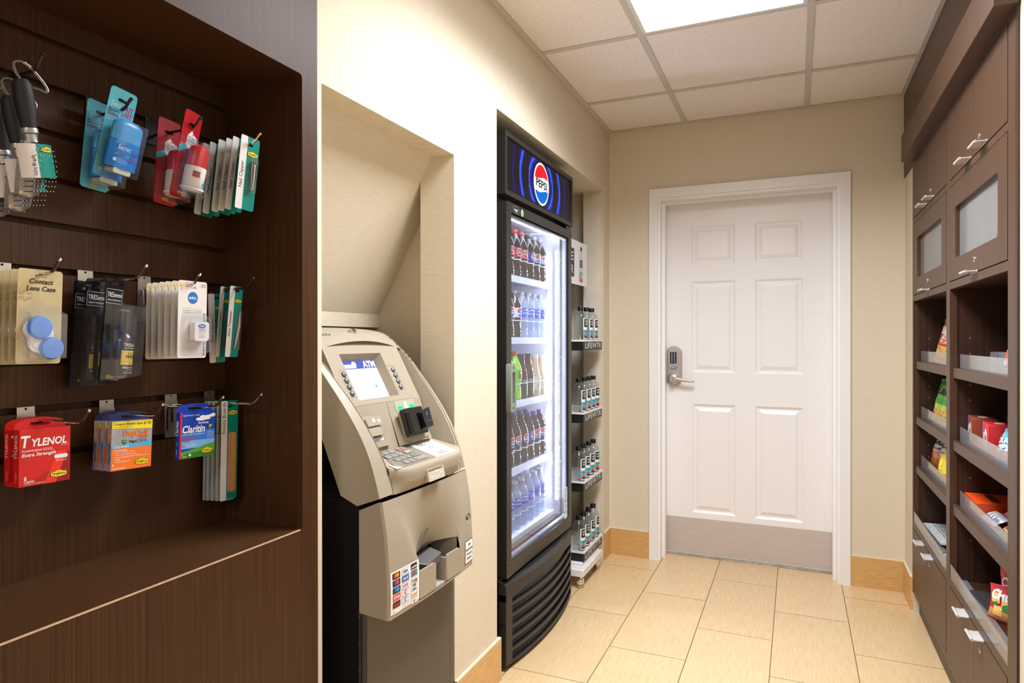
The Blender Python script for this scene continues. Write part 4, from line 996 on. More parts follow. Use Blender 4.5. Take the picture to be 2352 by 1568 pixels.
b.plate(rr(-.036, -.013, .031, .013, .002, 2), 0, .0012, P((150, 141, 124))); IK = P((222, 218, 208))
b.flat([(-.012, -.002), (-.004, -.005), (.004, -.001), (.002, .006), (-.004, .009), (-.008, .004)], .0016, IK)
for k in range(3): b.rect(.011 + .005 * k, -.006, .0135 + .005 * k, .003, .0016, IK)
b.rect(-.026, -.008, -.024, -.004, .0016, IK); b.build('symbol_plate', hs, world=True)
GRN = glow('led_green', (40, 255, 120), 1.5)
b = MB(); b.T = M2
b.plate(rr(1.553, -.032, 1.652, .0005, .002, 2), 0, .002, P((168, 166, 146))); b.flat(rr(1.597, -.028, 1.613, -.004, .002, 2), .0023, P((196, 194, 178)))
sp_ = b.build('card_symbol_plate', cp, world=True)
for k in range(6):
    b = MB(); b.T = M2; x = (1.566, 1.574, 1.582, 1.627, 1.635, 1.643)[k]; b.plate(rr(x - .0022, -.025, x + .0022, -.016, .002, 3), .002, .0045, GRN); b.build('light', sp_, world=True, label='glowing green light')
CRD = mat('card_reader_black', (22, 23, 25), rough=.25, spec=.6, var=.15)
b = MB(); b.T = M2                                                  # card reader on its raised base
b.grid(lambda u, v: (1.52 + .165 * u, .0 - .125 * v, .001 + .016 * max(0, v - .25) / .75 * (1 if .08 < u < .95 else .2)), 14, 8, atm_d, True)
b.plate(rr(1.540, -.118, 1.660, -.036, .006, 3), .012, .02, atm_d)
cr_ = b.build('card_reader_base', cp, world=True, bevel=.002)
b = MB(); b.T = M2
b.T = M2 @ T(-.012, 0, 0)
b.plate(rr(1.550, -.108, 1.648, -.030, .006, 3), .02, .034, CRD)
b.plate([(1.553, -.100), (1.588, -.100), (1.591, -.078), (1.586, -.044), (1.553, -.040)], .034, .048, CRD)
b.plate([(1.606, -.098), (1.644, -.094), (1.646, -.040), (1.606, -.046), (1.601, -.058), (1.601, -.076)], .034, .058, CRD)
b.plate([(1.586, -.082), (1.606, -.082), (1.606, -.060), (1.586, -.060)], .034, .040, P((4, 4, 4)))
b.T = M2 @ T(-.012, 0, .0582); b.text('▲', 1.624, -.062, .012, P((70, 72, 76)), .0004)
for k in range(3): b.rect(1.612 + .009 * k, -.080, 1.617 + .009 * k, -.076, .0004, P((70, 72, 76)))
b.build('card_reader', cp, world=True, bevel=.0025, label='glossy black card reader')
# keypad shelf
M3 = Matrix(((0, -.957, .288, -.904), (1, 0, 0, 0), (0, .288, .957, .929), (0, 0, 0, 1)))
b = MB(); b.T = M3
LY0, LY1 = 1.360, 1.724
def lx(y):
    t = (y - (LY0 + LY1) / 2) / ((LY1 - LY0) / 2); return -.927 + .030 * (1 - min(1, abs(t)) ** 7)
fe = [(LY0 + (LY1 - LY0) * i / 24, (-.904 - lx(LY0 + (LY1 - LY0) * i / 24)) / .957) for i in range(25)]
b.plate(fe + [(LY1, .1), (LY0, .1)], -.02, 0, atm_d)
b.T = None
def lip(u, v):
    y = LY0 + (LY1 - LY0) * u; x0 = lx(y); z0 = .929 + (-.904 - x0) * .30
    e = (x0 + .927) / .030
    pts = [(0, 0), (.004, -.0018), (.0065, -.007), (.007, -.017), (.005 * e, -.036), (.014 * (1 - e) + (-.008) * e, .8685 - z0)]
    s_ = v * 5; i = min(4, int(s_)); fr = s_ - i; x = pts[i][0] + (pts[i + 1][0] - pts[i][0]) * fr; z = pts[i][1] + (pts[i + 1][1] - pts[i][1]) * fr
    return (x0 + x, y, z0 + z)
b.grid(lip, 24, 15, atm_m, True)
b.quad([lip(1, 1), lip(0, 1), (-.96, LY0, .8685), (-.96, LY1, .8685)][::-1], atm_m)
sh = b.build('keypad_shelf', at, world=True)
b = MB(); b.T = M3; b.plate([(1.377, .003), (1.562, .003), (1.557, .096), (1.434, .096), (1.40, .05)], 0, .0015, keyg); kp = b.build('keypad', sh, world=True)
for r in range(4):
    for c_ in range(4):
        x = (1.412, 1.437, 1.462, 1.512)[c_] + .010 * (r if c_ < 3 else r * .3) - .004; y = .082 - .0215 * r; hw = .0105 if c_ < 3 else .019
        b = MB(); b.T = M3; b.plate(rr(x - hw, y - .0085, x + hw, y + .0085, .0015, 2), .0015, .0045, mat('key_cap', (172, 166, 158), rough=.35, metal=.35, var=.06))
        if c_ < 3: b.text('123456789*0#'[r * 3 + c_], x - .003, y - .003, .006, P((90, 84, 78)), .0048)
        elif r < 3: b.rect(x - .012, y - .004, x + .004, y + .004, .0047, P(((220, 60, 50), (226, 180, 60), (40, 140, 90))[r])); b.text('X<O'[r], x + .011, y - .003, .005, P((80, 76, 70)), .0048)
        b.build('key', kp, world=True)
b = MB(); b.T = M3; b.plate(rr(1.566, .001, 1.683, .095, .002, 2), 0, .0008, P((238, 236, 234)))
for s_, y_, h_, w_ in (('INDIVIDUAL PROBLEM', .083, .005, .075), ('OR COMPLAINT CONTACT', .0732, .005, .08), ('ACFN', .052, .0078, .026)): b.text(s_, 1.624, y_, h_, DKTEXT, .0010, w=w_, bold=.015)
for y_, w_, h_ in ((.066, .050, .0014), (.044, .062, .0016), (.037, .070, .0016), (.030, .066, .0016), (.020, .046, .0030), (.011, .056, .0030)): b.rect(1.624 - w_ / 2, y_, 1.624 + w_ / 2, y_ + h_, .0010, P((96, 92, 90)))
b.build('notice_sticker', sh, world=True, label='white printed notice sticker')
b = MB(); b.T = M3; b.flat([(1.372, .002), (1.400, .002), (1.372, .030)], .0018, P((236, 232, 224))); b.flat([(1.376, .005), (1.388, .005), (1.376, .016)], .002, P((220, 160, 80))); b.build('corner_sticker', sh, world=True)
b = MB(); b.T = Matrix(((0, -.2, .98, -.888), (1, 0, 0, 0), (0, .98, .2, .895), (0, 0, 0, 1)))
b.T = b.T @ T(-.060, 0, 0)
b.plate(rr(1.545, -.018, 1.630, .014, .002, 2), -.004, .0045, P((186, 178, 158))); b.plate(rr(1.548, .008, 1.622, .013, .001, 1), .0045, .0048, P((120, 98, 70)))
b.plate(rr(1.578, -.010, 1.600, .006, .001, 1), .0045, .0049, IK); b.rect(1.581, -.007, 1.597, .003, .0052, P((170, 162, 142))); b.rect(1.586, -.004, 1.592, .000, .0054, IK)
for k in range(3): b.rect(1.555 + .006 * k, -.012, 1.558 + .006 * k, -.004, .005, IK); b.rect(1.607 + .006 * k, -.006, 1.610 + .006 * k, .002, .005, IK)
b.build('cash_symbol_plate', sh, world=True)
# lower fascia with its funnel and cash tray
LO = cat_([(-.9065, .863), (-.893, .783), (-.8865, .70), (-.8845, .64), (-.8855, .583)], 6)
def lox(z):
    for (x0, z0), (x1, z1) in zip(LO, LO[1:]):
        if z1 <= z <= z0: return x0 + (x1 - x0) * (z0 - z) / (z0 - z1)
    return LO[-1][0] if z < LO[-1][1] else LO[0][0]
def surf(y, z, scoop=True):
    x = lox(z) + .008 * (1 - tt(y) ** 2)
    if scoop and z > .655:
        yl = 1.334 + (.875 - z) * .54; yr = 1.682 - (.85 - z) * .165
        if yl < y < yr:
            tau = (y - yl) / (yr - yl); d_ = .062 * min(1, max(0, (.868 - z) / .19)) ** 1.25
            x -= d_ * max(0, sin(pi * tau)) ** .8
    return x
ys = sorted(set([AY0, AY0 + .004] + [1.32 + .0105 * i for i in range(40) if 1.32 + .0105 * i < AY1 - .005] + [1.432, 1.652, AY1 - .004, AY1]))
zs = sorted(set([.583, .588] + [.6 + .012 * i for i in range(22)] + [.690, .863]))
f = MB(); vs = [(surf(y, z) - (.006 if y in (AY0, AY1) else 0), y, z) for z in zs for y in ys]; n = len(ys); fs = []
for j in range(len(zs) - 1):
    for i in range(n - 1):
        if ys[i] >= 1.432 and ys[i + 1] <= 1.652 and zs[j + 1] <= .690 and zs[j] >= .588: continue
        fs.append((j * n + i, j * n + i + 1, (j + 1) * n + i + 1, (j + 1) * n + i))
f.add(vs, fs, atm_m)
for yy, fl2 in ((AY0, True), (AY1, False)):
    pr = [(surf(yy, z) - .006, yy, z) for z in zs[::-1]] + [(-.970, yy, .590), (-.970, yy, .838), ]
    f.quad(pr if fl2 else pr[::-1], atm_m)
f.quad([(surf(AY0, .583) - .006, AY0, .583)] + [(surf(y, .583), y, .583) for y in ys[1:-1]] + [(surf(AY1, .583) - .006, AY1, .583), (-.970, AY1, .590), (-.970, AY0, .590)][0:], atm_m)
f.quad([(surf(y, .863), y, .863) for y in ys] + [(-.970, AY1, .838), (-.970, AY0, .838)], atm_d)
lof = f.build('lower_fascia', at, world=True, sharp=28)
b = MB()
b.box((-.985, 1.43, .588), (-.975, 1.655, .70), P((26, 24, 23))); b.box((-.98, 1.430, .588), (-.89, 1.4345, .69), atm_d); b.box((-.98, 1.6495, .588), (-.89, 1.654, .69), atm_d)
b.box((-.985, 1.43, .586), (-.882, 1.654, .592), P((176, 172, 164)))
b.quad([(-.925, 1.434, .69), (-.925, 1.65, .69), (-.98, 1.65, .70), (-.98, 1.434, .70)], P((30, 28, 27)))
tray = b.build('cash_tray', lof, world=True)
for y0, y1, e in ((1.434, 1.514, -1), (1.578, 1.650, 1)):
    b = MB(); b.T = Matrix(((0, 0, 1, 0), (1, 0, 0, 0), (0, 1, 0, 0), (0, 0, 0, 1)))
    b.plate(rr(y0, .590, y1, .661, .006, 3), -.884, -.8785, atm_m)
    q = y1 if e < 0 else y0; b.box((min(q, q - .005 * e), .59, -.975), (max(q, q - .005 * e), .655, -.879), atm_m)
    b.build('tray_guard', tray, world=True, bevel=.001)
b = MB()
b.add([(-.98, 1.45, .648), (-.895, 1.50, .636), (-.895, 1.575, .644), (-.98, 1.575, .655), (-.98, 1.45, .672), (-.895, 1.50, .656), (-.895, 1.575, .668), (-.98, 1.575, .69)], [(0, 3, 2, 1), (4, 5, 6, 7), (0, 1, 5, 4), (1, 2, 6, 5), (2, 3, 7, 6), (3, 0, 4, 7)], P((92, 90, 88), .35))
b.build('note_chute', tray, world=True, bevel=.002)
b = MB(); b.T = None                                                # ridge above the tray
rd = lambda y, z: surf(y, z)
b.add([(rd(1.480, .700) + .004, 1.472, .692), (rd(1.495, .695) + .004, 1.497, .692), (rd(1.54, .74) + .003, 1.548, .742), (rd(1.53, .74) + .003, 1.524, .744), (rd(1.480, .700) - .02, 1.472, .692), (rd(1.495, .695) - .02, 1.497, .692), (rd(1.54, .74) - .01, 1.548, .742), (rd(1.53, .74) - .01, 1.524, .744)], [(0, 1, 2, 3), (0, 4, 5, 1), (1, 5, 6, 2), (2, 6, 7, 3), (3, 7, 4, 0)], P((112, 101, 84)))
b.build('ridge', lof, world=True, bevel=.001)
b = MB(); b.T = T(surf(1.713, .726) - .001, 1.713, .726) @ Matrix(((0, 0, 1, 0), (1, 0, 0, 0), (0, 1, 0, 0), (0, 0, 0, 1)))
b.lathe([(.019, .0), (.019, .0022), (.017, .0026), (.0115, -.006)], atm_d, (0, 0, 0), 'z', 28); b.lathe([(.0115, -.006), (.0105, .001), (.009, .002), (0, .002)], chrome, (-.002, 0, 0), 'z', 18); b.box((-.0035, -.004, .0018), (-.001, .004, .0026), BLACK); b.build('key_lock', at, world=True)
def decal(x0, y0, x1, y1):
    b = MB(); b.fn = lambda p: Vector((surf(p.x, p.y, False) + p.z + .0006, p.x, p.y)); nx = 10
    b.grid(lambda u, v: (x0 + (x1 - x0) * u, y0 + (y1 - y0) * v, 0), nx, 8, WHITE); return b
b = decal(1.3125, .594, 1.430, .695)
def cell(x, y, w, h, c): b.grid(lambda u, v: (x + w * (u - .5), y + h * (v - .5), .0004), 3, 2, P(c))
cw, ch = .030, .0150; cx = (1.3345, 1.3705, 1.4075)
def R(k): return .6865 - .0172 * k
for k, (c1, c2) in enumerate((((235, 60, 40), (245, 150, 40)), ((60, 90, 190), (226, 60, 60)), ((40, 90, 190), (60, 150, 220)))):
    cell(cx[0], R(k) - .003, cw, ch, (40, 34, 32)); b.flat(ell(cx[0] - .004, R(k) - .002, .0062, .0052, 16), .0007, P(c1)); b.flat(ell(cx[0] + .004, R(k) - .002, .0062, .0052, 16), .0009, P(c2))
cell(cx[0], R(3) - .003, cw, ch, (214, 40, 36)); b.text('STAR', cx[0], R(3) - .0065, .0075, WHITE, .0008, bold=.03, w=.024)
cell(cx[0], R(4) - .003, cw, ch, (60, 30, 26)); b.text('Quest', cx[0], R(4) - .006, .006, P((226, 50, 40)), .0008, shear=.2, bold=.03, w=.024)
cell(cx[0], R(5) - .001, cw * .92, ch * .86, (236, 234, 230)); b.flat(ell(cx[0], R(5) - .001, .0115, .0052, 20), .0007, P((200, 196, 200))); b.flat(ell(cx[0], R(5) - .001, .0105, .0044, 20), .0009, P((238, 236, 234)))
for k, (c, s_, tc) in enumerate((((232, 230, 236), 'VISA', (26, 50, 130)), ((60, 96, 180), 'PLUS', (240, 240, 250)), ((228, 226, 224), 'NYCE', (214, 50, 50)), ((226, 226, 232), '', None), ((222, 224, 230), '', None))):
    cell(cx[1], R(k) - .003, cw, ch, (120, 124, 150)); b.rect(0, 0, 0, 0, 0, WHITE) if False else None
    b.grid(lambda u, v: (cx[1] + (cw - .0016) * (u - .5), R(k) - .003 + (ch - .0016) * (v - .5), .0006), 3, 2, P(c))
    if s_: b.text(s_, cx[1], R(k) - .006, .006, P(tc), .0010, shear=.2, bold=.03, w=.021)
    else:
        b.flat(ell(cx[1], R(k) - .0025, .0058, .0055, 18), .0009, P((206, 60, 70) if k == 3 else (90, 120, 180))); b.flat(ell(cx[1] + .0015, R(k) - .003, .0036, .0034, 14), .0011, P((230, 230, 240)))
b.text('Surcharge fee may apply', cx[1] + .001, R(5) + .002, .0026, P((210, 40, 40)), .0006, w=.034)
for k in range(2): b.text('for cash withdrawal transactions', cx[1], R(5) - .003 - .0035 * k, .0018, P((120, 112, 108)), .0006, w=.032)
for k, (c, s_, tc) in enumerate((((40, 36, 36), 'pulse', (236, 236, 236)), ((40, 140, 150), '', None), ((236, 234, 230), 'DISCOVER', (60, 56, 54)), ((236, 238, 240), 'AMEX', (240, 240, 240)), ((236, 234, 230), 'accel', (220, 110, 40)), ((236, 234, 232), 'S/', (20, 20, 20)))):
    cell(cx[2], R(k) - .002, cw * .92, ch, (140, 136, 136)); b.grid(lambda u, v: (cx[2] + (cw * .92 - .0014) * (u - .5), R(k) - .002 + (ch - .0014) * (v - .5), .0006), 3, 2, P(c))
    if k == 1: b.flat([(cx[2] - .006, R(1) - .007), (cx[2] + .001, R(1) - .007), (cx[2] + .004, R(1) + .003), (cx[2] - .003, R(1) + .003)], .0010, P((210, 40, 50)))
    if k == 2: b.flat([(cx[2] - .004, R(2) - .0085), (cx[2] + .0125, R(2) - .0085), (cx[2] + .0125, R(2) - .002)], .0010, P((232, 130, 50)))
    if k == 3: b.flat(rr(cx[2] - .0075, R(3) - .0085, cx[2] + .0075, R(3) + .0045, .001, 2), .0010, P((30, 110, 150)))
    if s_: b.text(s_, cx[2], R(k) - .005, .0052, P(tc), .0014, bold=.03, w=min(.022, .0055 * len(s_)), shear=.2 if k in (0, 5) else 0)
b.build('card_network_sticker', at, world=True, label='white sticker with rows of payment card logos')
b = decal(1.6865, .598, 1.7415, .6645)
b.grid(lambda u, v: (1.6865 + .055 * u, .598 + .0665 * v, .0003), 6, 4, BLACK); b.grid(lambda u, v: (1.6885 + .051 * u, .600 + .0625 * v, .0006), 6, 4, P((240, 240, 240)))
for k, s_ in enumerate(('ATM', 'Independently', 'Owned and', 'Operated')): b.text(s_, 1.714, .648 - .0128 * k, .0068, BLACK, .0012, bold=.02, w=(.016, .047, .036, .031)[k])
b.build('ownership_sticker', at, world=True, label='white framed sticker reading ATM independently owned and operated')
# cabinet below
b = MB(); b.box((-1.62, 1.314, .0), (-.975, 1.737, .86), atm_body); b.box((-1.62, 1.316, .86), (-1.17, 1.735, 1.19), atm_body); b.box((-1.2, 1.316, .83), (-.965, 1.735, .868), atm_body)
b.build('cabinet', at, world=True)
b = MB(); b.box((-.974, 1.318, .02), (-.955, 1.735, .64), atm_door); b.box((-.972, 1.737, .02), (-.956, 1.749, .64), mat('atm_door_edge', (72, 66, 62), rough=.4)); b.build('safe_door', at, world=True, bevel=.0012)
b = MB(); b.lathe([(0, .02), (.0035, .02), (.0035, .84), (0, .84)], blackmetal, (-.972, 1.310, 0), 'z', 10)
for k in range(12): b.lathe([(.0042, 0), (.0042, .003)], mat('hinge_wear', (90, 78, 60), rough=.4, metal=.5), (-.972, 1.310, .06 + .065 * k), 'z', 10)
b.build('hinge', at, world=True)
# ---------------------------------------------------------------- drinks cooler
FBK = mat('cooler_black', (34, 32, 31), rough=.32, spec=.55, var=.1, scale=120)
FBP = mat('cooler_black_plastic', (38, 36, 35), rough=.38, spec=.5, var=.12, scale=200)
LIN = mat('cooler_liner', (232, 234, 246), rough=.45, var=.03)
SHW = mat('cooler_shelf_white', (196, 204, 230), rough=.4, var=.04)
CY_0, CY_1 = 2.246, 3.053
fr = root('drinks_cooler', T(-1.3, 2.65, 0), 'tall black glass-door drinks cooler lit white, standing in the wall niche', 'refrigerator')
b = MB()
def shell(x0, x1, y0, y1, z0, z1):
    b.box((x0, y0, z0), (x1, y0 + .028, z1), FBK); b.box((x0, y1 - .045, z0), (x1, y1, z1), FBK); b.box((x0, y0, z0), (x0 + .03, y1, z1), FBK)
    b.box((x0, y0, z1 - .03), (x1, y1, z1), FBK); b.box((x0, y0, z0), (x1, y1, z0 + .03), FBK)
shell(-1.70, -1.046, CY_0, CY_1, .345, 1.795)
b.box((-1.70, CY_0, .03), (-1.03, CY_1, .345), FBK)
for y in (2.30, 3.0):
    for x in (-1.62, -1.10): b.lathe([(.02, 0), (.02, .008), (.008, .01), (.008, .035)], blackmetal, (x, y, 0), 'z', 12)
b.build('body', fr, world=True)
b = MB(); IY0, IY1 = CY_0 + .028, CY_1 - .062
wquad(b, 'y', IY0 + .001, -1.67, -1.046, .375, 1.765, LIN); wquad(b, 'y', IY1, -1.67, -1.046, .375, 1.765, LIN); wquad(b, 'x', -1.668, IY0, IY1, .375, 1.765, LIN)
wquad(b, 'z', 1.764, -1.67, -1.046, IY0, IY1, LIN); b.box((-1.67, IY0, .376), (-1.075, IY1, .43), LIN)
b.build('liner', fr, world=True, label='white lit inner lining')
b = MB(); b.box((-1.075, IY0, .376), (-1.048, IY1, .41), mat('cooler_sill', (88, 74, 66), rough=.4)); b.build('sill', fr, world=True)
# header with the lit display
b = MB(); b.T = FL(-1.0, 0, 0)
b.plate([(CY_0 - .003, 1.799), (CY_1, 1.799), (CY_1, 2.04), (CY_0 - .003, 2.04)], -.60, 0, FBK, [rr(CY_0 + .016, 1.818, CY_1 - .014, 2.021, .003, 2)])
hdd = b.build('header', fr, world=True, bevel=.003)
LED_B = glow('header_blue', (36, 52, 225), 1.3); LED_P = glow('header_light_blue', (70, 104, 250), 1.6)
b = MB(); b.T = FL(-1.0, 0, 0)
b.rect(CY_0 + .015, 1.817, CY_1 - .013, 2.022, -.006, mat('display_black', (9, 7, 18), rough=.35, spec=.2, var=.1))
LCX, LCY = 2.637, 1.919
for k in range(2, 46):
    rad = .050 + .0058 * k
    n_ = int(2 * pi * rad / .0068)
    w1 = .5 + .5 * cos(2 * pi * (rad - .06) / .082)
    for j in range(n_):
        a = 2 * pi * (j + .5 * (k % 2)) / n_
        x = LCX + rad * 1.0 * cos(a); y = LCY + rad * .86 * sin(a)
        ww = .5 + .5 * cos(2 * pi * (sqrt(((x - LCX)) ** 2 + ((y - LCY) * 1.15) ** 2) - .05) / .092 + .5 * abs(sin(a)))
        if rad < .150: ww = max(ww, .62)
        s_ = .0030 * (ww - .18)
        if s_ < .0008 or not (CY_0 + .07 < x < CY_1 - .04 and 1.828 < y < 2.012): continue
        if abs(x - LCX) > .085 and .5 + .5 * cos(2 * pi * (abs(x - LCX) - .11) / .10) < .22: continue
        t_ = LED_P if s_ > .0022 else LED_B
        ca, sa = cos(a), sin(a)
        b.quad([(x + s_ * (.62 * ca - p * sa), y + s_ * (.62 * sa + p * ca), -.0055) if q > 0 else (x + s_ * (-.62 * ca - p * sa), y + s_ * (-.62 * sa + p * ca), -.0055) for q, p in ((1, -1), (1, 1), (-1, 1), (-1, -1))], t_)
def globe(b, cx, cy, r, z, mw, mr, mb_, mt, h=None):
    """round emblem: red cap, white wave with the word, blue bowl"""
    b.flat(ell(cx, cy, r, r, 40), z, mw)
    r2 = r * .9
    def cut(yf, upper):
        up_ = []; n = 18
        # where the wave meets the circle, then along the arc
        wl_ = [(r2 * (-1 + 2 * i / n), yf(-1 + 2 * i / n) * r2) for i in range(n + 1)]
        wl_ = [(x, y) for x, y in wl_ if x * x + y * y <= r2 * r2]
        a0 = atan2(wl_[-1][1], wl_[-1][0]); a1 = atan2(wl_[0][1], wl_[0][0])
        if upper:
            if a1 < a0: a1 += 2 * pi
        else:
            if a1 > a0: a1 -= 2 * pi
        arc = [(r2 * cos(a0 + (a1 - a0) * i / 22), r2 * sin(a0 + (a1 - a0) * i / 22)) for i in range(23)]
        return [(cx + x, cy + y) for x, y in wl_ + arc]
    b.flat(cut(lambda t: .30 + .10 * sin(t * 2.6 + .4), True), z + .0004, mr); b.flat(cut(lambda t: -.36 + .10 * sin(t * 2.6 - .5), False), z + .0004, mb_)
    b.text('PEPSI', cx, cy - r * .17, r * .33, mt, z + .0006, bold=.035, w=r * 1.45)
E_W = glow('emblem_white', (245, 246, 255), 1.15); E_R = glow('emblem_red', (226, 40, 44), 1.0); E_B = glow('emblem_blue', (24, 110, 200), 1.0)
b.flat(ell(LCX, LCY, .097, .097, 40), -.0052, mat('display_black', (0, 0, 0)))
globe(b, LCX, LCY, .091, -.0048, E_W, E_R, E_B, P((10, 10, 20)))
b.build('display', hdd, world=True, label='lit display with blue dot waves round a red white and blue emblem')
b = MB(); b.box((-1.04, CY_1 - .075, 1.770), (-1.005, CY_1 - .012, 1.798), FBK); b.build('top_hinge', hdd, world=True, bevel=.003)
# door
b = MB(); b.T = FL(-1.0, 0, 0)
b.plate(rr(2.254, .348, 3.031, 1.776, .008, 3), -.042, 0, FBK, [rr(2.300, .401, 2.988, 1.738, .004, 2)])
dr = b.build('door', fr, world=True, bevel=.004)
b = MB(); b.T = FL(-1.0, 0, 0)
b.plate(rr(2.300, .401, 2.988, 1.738, .004, 2), -.010, -.006, clear('door_glass', (246, 249, 252), ior=1.25, rough=.01)); b.build('glass', dr, world=True)
b = MB(); b.T = FL(-1.0, 0, 0)
for k, (o_, i_) in enumerate((((2.299, .400, 2.989, 1.739), (2.308, .414, 2.980, 1.730)),)):
    b.plate(rr(*o_, .003, 1), -.030, -.012, mat('door_gasket', (150, 156, 176), rough=.4, metal=.3), [rr(*i_, .003, 1)])
b.build('gasket', dr, world=True)
b = MB(); b.T = FL(-1.0, 0, 0)
HG = mat('handle_grey', (128, 138, 128), rough=.42, var=.08)
b.plate([(2.248, .985), (2.253, .978), (2.292, .978), (2.300, .992), (2.300, 1.148), (2.292, 1.160), (2.253, 1.160), (2.248, 1.152)], .0, .020, HG, [rr(2.266, 1.008, 2.289, 1.128, .004, 3)])
b.plate(rr(2.262, 1.004, 2.292, 1.132, .004, 3), -.002, .005, P((84, 92, 84)))
for z in (.993, 1.146): b.lathe([(0, .0215), (.004, .021), (.004, .02)], blackmetal, (2.275, z, 0), 'z', 10)
b.build('handle', dr, world=True, bevel=.002, label='grey-green pull handle')
b = MB(); b.T = FL(-1.0, 0, 0)
for z in (1.745, 1.715, .395, .372):
    b.lathe([(0, .0014), (.005, .0008), (.005, 0)], P((20, 19, 19)), (2.277, z, 0), 'z', 12)
b.flat(ell(2.345, 1.756, .032, .0135, 26), .0006, P((120, 120, 124))); b.flat(ell(2.345, 1.756, .030, .012, 26), .0008, BLACK); b.text('4pepsi', 2.345, 1.752, .0085, WHITE, .001, shear=.15, w=.036); b.text('1-800', 2.345, 1.7465, .003, WHITE, .001)
b.flat(ell(2.408, 1.754, .0125, .0135, 20), .0006, P((200, 226, 200))); b.flat(ell(2.408, 1.754, .0095, .0105, 18), .0008, P((40, 150, 80))); b.text('eco', 2.408, 1.752, .005, WHITE, .001)
b.build('door_sticker', dr, world=True)
b = MB(); b.T = FL(-1.006, 0, 0)
b.flat(rr(2.936, .402, 2.982, .552, .012, 4), .0006, P((232, 236, 244)))
for k, (s_, h_) in enumerate((('BALANCE', .009), ('WHAT YOU', .006), ('EAT', .017), ('DRINK', .015), ('& DO', .017), ('GOOD', .017))): b.text(s_, 2.959, (.535, .524, .500, .478, .452, .424)[k], h_, P((90, 96, 110)), .0010, w=(.034, .03, .022, .035, .026, .034)[k])
b.build('glass_sticker', dr, world=True, label='white rounded sticker low on the glass')
# grille at the foot
def gx_(y): return -1.0 + .040 * (1 - ((y - 2.63) / .39) ** 2)
b = MB()
def bowbar(z0, z1, y0, y1, depth, fz=None, fx=0, m=FBP, n=16):
    P_ = [(gx_(y0 + (y1 - y0) * i / n) + fx, y0 + (y1 - y0) * i / n) for i in range(n + 1)]
    vs = [(x, y, z0) for x, y in P_] + [(x, y, z1) for x, y in P_] + [(x - depth, y, z0) for x, y in P_] + [(x - depth, y, z1) for x, y in P_]; k = n + 1
    fs = []
    for i in range(n): fs += [(i, i + 1, k + i + 1, k + i), (2 * k + i + 1, 2 * k + i, 3 * k + i, 3 * k + i + 1), (k + i, k + i + 1, 3 * k + i + 1, 3 * k + i), (i + 1, i, 2 * k + i, 2 * k + i + 1)]
    fs += [(0, k, 3 * k, 2 * k), (n, 2 * k + n, 3 * k + n, k + n)]
    b.add(vs, fs, m)
GY0, GY1 = 2.246, 3.026
# the hood curves in plan and its lower edge dips at the ends
n = 20; hoodv = []
for i in range(n + 1):
    y = GY0 + (GY1 - GY0) * i / n; t_ = (y - 2.636) / .39; zl = .268 + .026 * (1 - t_ * t_)
    hoodv.append([(-1.045, y, .336), (gx_(y) - .018, y, .334), (gx_(y) - .002, y, .324), (gx_(y) + .001, y, zl), (gx_(y) - .004, y, zl - .004), (-1.04, y, zl - .004)])
vs = [p for c_ in hoodv for p in c_]; b.add(vs, [(i * 6 + j, i * 6 + j + 1, i * 6 + j + 7, i * 6 + j + 6) for i in range(n) for j in range(5)], FBP); b.quad(hoodv[0][::-1], FBP); b.quad(hoodv[-1], FBP)
b.text('imbera', 0, 0, .001, FBP, 0) if False else None
for y0, y1 in ((GY0, GY0 + .042), (GY1 - .022, GY1)): bowbar(.022, .29, y0, y1, .05, n=3)
for k in range(6):
    z0 = .022 + .0435 * k
    bowbar(z0, z0 + (.013 if k else .010), GY0 + .04, GY1 - .02, .018)
    if k < 6: # sloping louvre behind each gap
        vs = []; m_ = 16
        for i in range(m_ + 1):
            y = GY0 + .04 + (GY1 - GY0 - .06) * i / m_; vs += [(gx_(y) - .016, y, z0 + .008), (gx_(y) - .040, y, z0 + .046)]
        b.add(vs, [(2 * i, 2 * i + 2, 2 * i + 3, 2 * i + 1) for i in range(m_)], FBP)
gr = b.build('grille', fr, world=True, bevel=.0015, sharp=30)
b = MB(); b.box((-1.03, GY0 - .004, .17), (-.996, GY0 + .012, .185), blackmetal); b.build('latch', gr, world=True, bevel=.002)
# shelves, lamps
SHZ = [1.518, 1.258, .988, .706]
for z in SHZ:
    b = MB()
    for i in range(30): b.box((-1.62, IY0 + .012 + .0232 * i, z - .006), (-1.09, IY0 + .017 + .0232 * i, z), SHW)
    b.box((-1.64, IY0 + .004, z - .008), (-1.62, IY1 - .004, z), SHW)
    b.box((-1.098, IY0 + .004, z - .024), (-1.084, IY1 - .006, z + .004), SHW)
    s_ = b.build('shelf', fr, world=True)
    b = MB()
    for i in range(9):
        y = 2.352 + .0772 * i
        if y + .04 > IY1: continue
        b.tube([(-1.125 + .046 * cos(radians(a)) * .95, y + .0375 * sin(radians(a)), z + .075) for a in range(-88, 90, 16)], .0022, SHW, 5)
    b.build('bottle_guard', s_, world=True)
b = MB()
for i in range(9):
    y = 2.352 + .0772 * i
    if y + .04 > IY1: continue
    b.tube([(-1.125 + .046 * cos(radians(a)) * .95, y + .0375 * sin(radians(a)), .43 + .075) for a in range(-88, 90, 16)], .0022, SHW, 5)
b.build('bottle_guard', fr, world=True)
for z0 in (.55, 1.0, 1.33):
    b = MB(); b.box((-1.16, IY1 - .004, z0), (-1.145, IY1, z0 + .09), P((150, 156, 176)))
    for k in range(4): b.box((-1.157, IY1 - .0045, z0 + .008 + .02 * k), (-1.148, IY1 - .0038, z0 + .018 + .02 * k), P((70, 74, 90)))
    b.build('shelf_track', fr, world=True)
